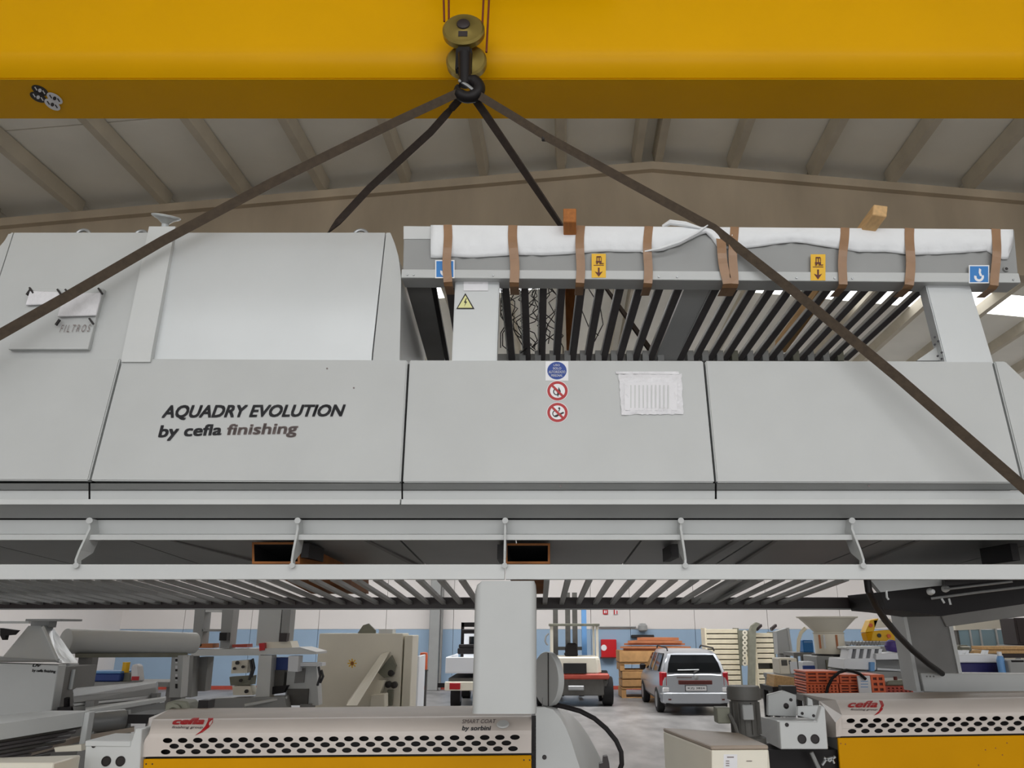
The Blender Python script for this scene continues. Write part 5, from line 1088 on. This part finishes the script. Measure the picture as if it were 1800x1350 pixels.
# bowl feeder on its table
YB2 = 11.0; bf = thing('bowl_feeder', 'big pale conical bowl feeder on a cylinder drive', 'feeder', (PX(1453, 1150, YB2), YB2, 0))
s_ = YB2/(F*1.04); c = P(1453, 1084, YB2); b = B(); b.lathe([(50*s_, -.02), (51.5*s_, 0), (50*s_, 0), (24*s_, -.2), (24*s_, -.225), (25*s_, -.225), (27*s_, -.205)], c, (0, 0, 1), 40); b.build('bowl', BEIGE, bf)
b = B(); b.lathe([(20*s_, -.22), (25*s_, -.22), (25*s_, -.48), (0, -.48)], c, (0, 0, 1), 32); b.build('drive_cylinder', BEIGE, bf); b = B(); b.lathe([(0, -.48), (31*s_, -.48), (32*s_, -.5), (32*s_, -.52), (0, -.52)], c, (0, 0, 1), 32); b.build('base_ring', BLACK, bf)
for u in (1440, 1448, 1470): b = B(); b.pb(u, u+3, 1116, 1140, YB2-.21, .02); b.build('spring_strap', PLY if u != 1448 else GREYL, bf)
b = B(); b.tube([P(u, v, YB2-.1) for u, v in ((1416, 1104), (1408, 1112), (1404, 1124), (1403, 1146))], .024, 10); b.build('feed_tube', CREAM, bf)
x = c.x; b = B(); b.box(x-.28, x+.3, YB2-.25, YB2+.3, PZ(1180, YB2), PZ(1150, YB2)-.015); b.build('table', GREYM, bf, bevel=.01); 
b = B(); b.pb(1453, 1476, 1160, 1178, YB2-.28, .03); b.build('table_door', OLIVE, bf)
for dx in (-.26, .24): B().box(x+dx, x+dx+.06, YB2-.22, YB2-.16, 0, PZ(1180, YB2)).build('leg', GREYD, bf)
def simplebox(nm, lab, cat, u0, u1, v0, v1, Y, d, m, leg=None, bev=.01, extra=()):
    t = thing(nm, lab, cat, P((u0+u1)/2, v1, Y+d/2)); B().pb(u0, u1, v0, v1, Y, d).build('case', m, t, bevel=bev)
    for (a, c_, e, g, mm, nn, dy) in extra: B().pb(a, c_, e, g, Y-dy, dy+.02).build(nn, mm, t, bevel=.003)
    return t
def stand(nm, lab, u0, u1, v, Y, d, m=GREYD, cat='table'):
    t = thing(nm, lab, cat, (PX((u0+u1)/2, v, Y), Y+d/2, 0)); z = PZ(v, Y)-.002; x0, x1 = PX(u0, v, Y), PX(u1, v, Y)
    B().box(x0, x1, Y, Y+d, z-.05, z).build('top', m, t)
    for x in (x0+.01, x1-.06):
        for y in (Y+.01, Y+d-.06): B().box(x, x+.05, y, y+.05, 0, z-.05).build('leg', m, t)
    return t
stand('steel_table', 'dark steel table under the blue box behind the bowl feeder', 1395, 1432, 1147, 12.0, .5)
simplebox('blue_box', 'bright blue box on a steel table left of the feeder cylinder', 'box', 1412, 1430, 1125, 1146.8, 12.1, .25, SBLUE, extra=[(1413, 1429, 1127, 1130, LBLUE, 'rim', .01)])
stand('steel_table', 'grey steel table carrying the pale gauge box before the tray racks', 1362, 1408, 1186, 10.0, .5, GREYM)
simplebox('gauge_box', 'pale instrument box with gauges on a steel table', 'instrument', 1370, 1402, 1157, 1185.8, 10.1, .3, BEIGE, extra=[(1374, 1384, 1160, 1170, MOTOR, 'gauge', .01), (1387, 1391, 1161, 1168, INK, 'switch', .01), (1389, 1402, 1163, 1184, MWHITE, 'paper', .02)])
bt = thing('cardboard_box', 'long brown cardboard box below the pale gauge box', 'box', P(1384, 1207, 9.0)); b = B(); b.pq([(1362, 1187), (1396, 1191), (1397, 1206), (1360, 1207)], 9.0, .3); b.build('carton', WOODL, bt); b = B(); b.pq([(1397, 1192), (1409, 1201), (1400, 1206), (1397, 1206)], 9.0, .28); b.build('flap', PLY, bt)
stand('low_bench', 'low black bench under the long brown cardboard box', 1358, 1410, 1207.5, 8.95, .45, BLACK, 'bench')
simplebox('white_machine_box', 'white machine box with a dark blue base left of the bowl feeder table', 'machine', 1412, 1432, 1163, 1182, 10.6, .2, MWHITE, extra=[(1412, 1433, 1170, 1178, MBLUE, 'blue_band', .012)])
stand('steel_table', 'grey steel table carrying the white machine box beside the bowl feeder', 1408, 1434, 1182.4, 10.55, .3, GREYM)
# white machine with blue accents
wm_ = thing('white_machine', 'white machine with slotted top rack behind the orange crates', 'machine', (PX(1545, 1170, 9.5), 9.8, 0))
for q, m, nm, Y, d in ((((1488, 1137), (1548, 1137), (1548, 1141), (1488, 1141)), GREYL, 'top_rail', 9.6, .3), (((1540, 1149), (1600, 1148), (1602, 1159), (1540, 1160)), MWHITE, 'cover', 9.5, .5), (((1484, 1158), (1540, 1157), (1540, 1178), (1482, 1176)), MWHITE, 'body', 9.55, .5),
                       (((1530, 1164), (1538, 1164), (1538, 1180), (1530, 1180)), LBLUE, 'blue_post', 9.5, .1), (((1540, 1160), (1598, 1160), (1600, 1182), (1540, 1182)), GREYM, 'open_side', 9.7, .3), (((1542, 1174), (1585, 1177), (1585, 1180), (1542, 1178)), MWHITE, 'guide_bar', 9.6, .05), (((1482, 1178), (1602, 1182), (1604, 1230), (1480, 1230)), GREYM, 'base', 9.6, .5)):
    B().prism([P(u, v, Y) for u, v in q], (0, d, 0)).build(nm, m, wm_, bevel=.005)
for k in range(5): b = B(); u = 1493+k*13; b.prism([P(u, 1141, 9.58), P(u+6, 1141, 9.58), P(u+3, 1158, 9.58), P(u-3, 1158, 9.58)], (0, .25, 0)); b.build('rack_slat', MWHITE, wm_)
for u in (1487, 1592): x = PX(u, 1230, 9.7); B().box(x-.05, x+.05, 9.7, 9.85, 0, PZ(1229, 9.7)).build('foot', GREYD, wm_)
pbg = thing('purple_sack', 'dark purple sack lying on the white machine cover', 'sack', P(1568, 1148, 9.8)); c = P(1568, 1134.5, 9.75); b = B(); b.lathe([(0, -.075), (.06, -.07), (.085, -.02), (.075, .03), (.04, .06), (0, .065)], c, (.2, 0, 1), 18); b.build('bag', PURPLE, pbg)
# yellow machine on a shelf
stand('steel_rack', 'grey steel rack under the yellow angular machine', 1505, 1590, 1128, 12.5, .5, GREYM, 'rack')
ym = thing('yellow_machine', 'yellow angular machine on a rack behind the black cable', 'machine', P(1548, 1128, 12.7))
for q, m, nm in ((((1521, 1112), (1530, 1090), (1545, 1087), (1536, 1110)), SYEL, 'arm'), (((1535, 1090), (1566, 1087), (1570, 1102), (1537, 1104)), BEIGE, 'plate'), (((1534, 1110), (1566, 1107), (1577, 1114), (1575, 1127), (1531, 1127)), SYEL, 'housing'), (((1522, 1113), (1534, 1110), (1532, 1127), (1526, 1127)), YELP, 'bracket')):
    B().prism([P(u, v, 12.6) for u, v in q], (0, .2, 0)).build(nm, m, ym, bevel=.008)
for u, v in ((1545, 1117), (1562, 1118), (1530, 1099)): c = P(u, v, 12.59); B().cyl(c, c+Vector((0, -.02, 0)), .03, n=14).build('knob', INK if u == 1545 else ORNG, ym)
b = B(); rnd = random.Random(9)
for k in range(9): u = 1497+k*6; b = B(); b.tube([P(u-2.5, 1135, 10.6), P(u+1, 1126, 10.6), P(u+2, 1134, 10.6)], .004, 6); tag(b.build('bent_bracket', MOTOR), 'small dark bent bracket lying in the row above the white machine', 'bracket', 'dark bent brackets above the white machine')
sp = stand('steel_rack', 'low steel rack under the row of dark bent brackets', 1490, 1560, 1136, 10.45, .3, GREYM, 'rack')
# orange crates with slots
def crate(lab, u0, u1, v0, v1, Y, rows=3, cols=8, m=ORNG):
    t = thing('orange_crate', lab, 'crate', P((u0+u1)/2, v1, Y+.2), 'orange crates on the low bench'); x0, x1 = PX(u0, (v0+v1)/2, Y), PX(u1, (v0+v1)/2, Y); z0, z1 = PZ(v1, Y), PZ(v0, Y); z0 = max(z0, PZ(1222, 7.6)); h = z1-z0; w_ = x1-x0
    B().box(x0+.012, x1-.012, Y+.012, Y+.35, z0, z1-.02).build('inner_bin', MARRON, t)
    for k in range(rows+1): th = min(.026, h/rows*.5); zz = z0+(h-th)*k/rows; B().box(x0, x1, Y, Y+.36, zz, zz+th).build('slat', m, t, bevel=.004)
    for k in range(cols+1): xx = x0+(w_-.02)*k/cols; B().box(xx, xx+.02, Y-.001, Y+.01, z0+.005, z1-.005).build('rib', m, t)
    return t
stand('low_bench', 'low grey bench carrying the orange crates', 1412, 1615, 1222, 7.6, .6, GREYD, 'bench')
crate('orange slotted crate, left lower one of the row on the low bench', 1418, 1474, 1202, 1221.8, 7.7); crate('orange slotted crate, left upper one of the row on the low bench', 1417, 1474, 1180, 1201.5, 7.7, 3, 3)
crate('orange slotted crate in the middle of the row, below the bulging hose', 1476, 1512, 1202, 1221.8, 7.72, 3, 2); o = crate('orange slotted crate in the middle of the row, upper one behind the hose', 1476, 1512, 1186, 1201.5, 7.72, 2, 2)
crate('orange slotted crate right of the white paper sheet', 1532, 1556, 1186, 1221.8, 7.74, 3, 2); crate('red-orange low crate at the right end of the bench under a grey lid', 1557, 1605, 1206, 1221.8, 7.76, 2, 6, FRED)
t = thing('white_sheet', 'white paper sheet standing between two orange crates', 'paper', P(1520, 1216, 7.65)); b = B(); b.pb(1509, 1531, 1188, 1221.8, 7.66, .02); b.build('sheet', PAPER, t); b, ms = decal([(rect(1513, 1526, v, v+1.2), LBLUE) for v in (1197, 1202, 1207)], lambda u, v, o: P(u, v, 7.66-o)); b.build('print', ms, t)
t = thing('dust_cover', 'dusty grey cover on the low red-orange crate', 'cover', P(1580, 1205, 7.9)); b = B(); b.pq([(1557, 1205.5), (1560, 1197), (1596, 1195), (1605, 1205.5)], 7.78, .34); b.build('cover', OLIVE, t, bevel=.01); c = P(1574, 1193, 7.85); B().cyl(c-Vector((0, 0, .02)), c+Vector((0, 0, .02)), .018, n=12).build('knob', MARRON, t)
b = B(); b.tube([P(u, v, 7.64) for u, v in ((1452, 1222), (1455, 1208), (1463, 1192), (1475, 1182), (1488, 1178), (1500, 1180), (1512, 1185), (1522, 1194))], .014, 8); tag(b.build('black_hose', BLACK), 'black hose arching over the orange crates', 'hose')
# view beyond the steel stand at the right edge
wf = thing('glazed_booth', 'booth with bluish panes and pale header seen beyond the steel stand', 'booth', (PX(1730, 1130, 14), 14.2, 0))
B().prism([P(u, v, 14) for u, v in ((1678, 1097), (1783, 1085), (1783, 1104), (1680, 1108))], (0, .3, 0)).build('header', BEIGE, wf)
for u in (1684, 1706, 1724, 1752, 1780): B().pb(u, u+3, 1104, 1142, 14.02, .1).build('mullion', GREYL if u != 1684 else MOTOR, wf)
for a, c_ in ((1687, 1706), (1709, 1724), (1727, 1752), (1755, 1780)): B().pb(a, c_, 1107, 1141, 14.05, .03).build('pane', GLASSB, wf)
B().box(PX(1680, 1150, 14), PX(1800, 1150, 14), 14.0, 14.3, 0, PZ(1141, 14)).build('lower_panel', BEIGE, wf)
lc = thing('laser_cutter', 'white machine with a navy band behind the steel stand', 'machine', (PX(1720, 1170, 8.5), 8.8, 0))
B().pb(1678, 1765, 1151, 1165, 8.5, .5).build('upper_case', MWHITE, lc, bevel=.01); B().pb(1680, 1768, 1165.3, 1186, 8.52, .46).build('navy_band', mat('navy_paint', (34, 32, 92), .4), lc, bevel=.01); B().box(PX(1682, 1190, 8.6), PX(1766, 1190, 8.6), 8.6, 8.95, 0, PZ(1186, 8.52)).build('base', GREYD, lc)
for u in (1684, 1696, 1730): B().pq([(u, 1152), (u+3, 1143), (u+8, 1143), (u+6, 1152)], 8.6, .08).build('tab', MWHITE, lc)
bo = thing('spray_bottle', 'pale blue plastic bottle right of the navy banded machine', 'bottle', P(1762, 1186, 8.3)); c = P(1763, 1186, 8.3); b = B(); b.lathe([(0, 0), (.036, 0), (.038, .02), (.038, .14), (.03, .17), (.02, .18)], c, (0, 0, 1), 18); b.build('bottle_body', LBLUE, bo); b = B(); b.lathe([(.022, .18), (.022, .22), (0, .22)], c, (0, 0, 1), 16); b.build('cap', MWHITE, bo)
stand('steel_table', 'grey steel table under the pale blue bottle at the right edge', 1752, 1850, 1186.2, 8.15, .3, GREYM)
simplebox('grey_case', 'grey machine case at the right edge behind the steel stand', 'case', 1774, 1850, 1160, 1185.8, 8.2, .2, GREYM, extra=[(1778, 1800, 1160.5, 1164, BLACK, 'slot', .004)])
for i, (u0, u1, v0, v1, lab) in enumerate(((1712, 1850, 1143, 1149, 'lower pale plank of two on trestles at the right edge'), (1728, 1850, 1136, 1142, 'upper pale plank of two on trestles at the right edge'))):
    b = B(); b.pb(u0, u1, v0, v1, 11.0+.05*i, .3); tag(b.build('pale_plank', WOODL, bevel=.004), lab, 'plank', 'pale planks on the trestle')
stand('trestle', 'trestle carrying two pale planks at the right edge', 1708, 1860, 1149.2, 10.95, .45, RAILD)
simplebox('brown_cabinet', 'dark brown cabinet at the far right edge beside the booth', 'cabinet', 1786, 1850, 1086, 1134, 12.5, .4, RAILD, extra=[(1790, 1840, 1090, 1130, RAILD, 'door', .01)])
stand('steel_rack', 'steel rack under the dark brown cabinet', 1784, 1852, 1134.2, 12.45, .5, GREYM, 'rack')
simplebox('grey_bag', 'greyish bag heap beyond the navy banded machine', 'bag', 1684, 1712, 1134, 1150.5, 10.0, .2, OLIVE, bev=.05, extra=[(1690, 1706, 1136, 1138, BEIGE, 'tie', .01)])
stand('steel_rack', 'steel rack under the greyish bag heap', 1680, 1716, 1150.8, 9.95, .35, GREYM, 'rack')
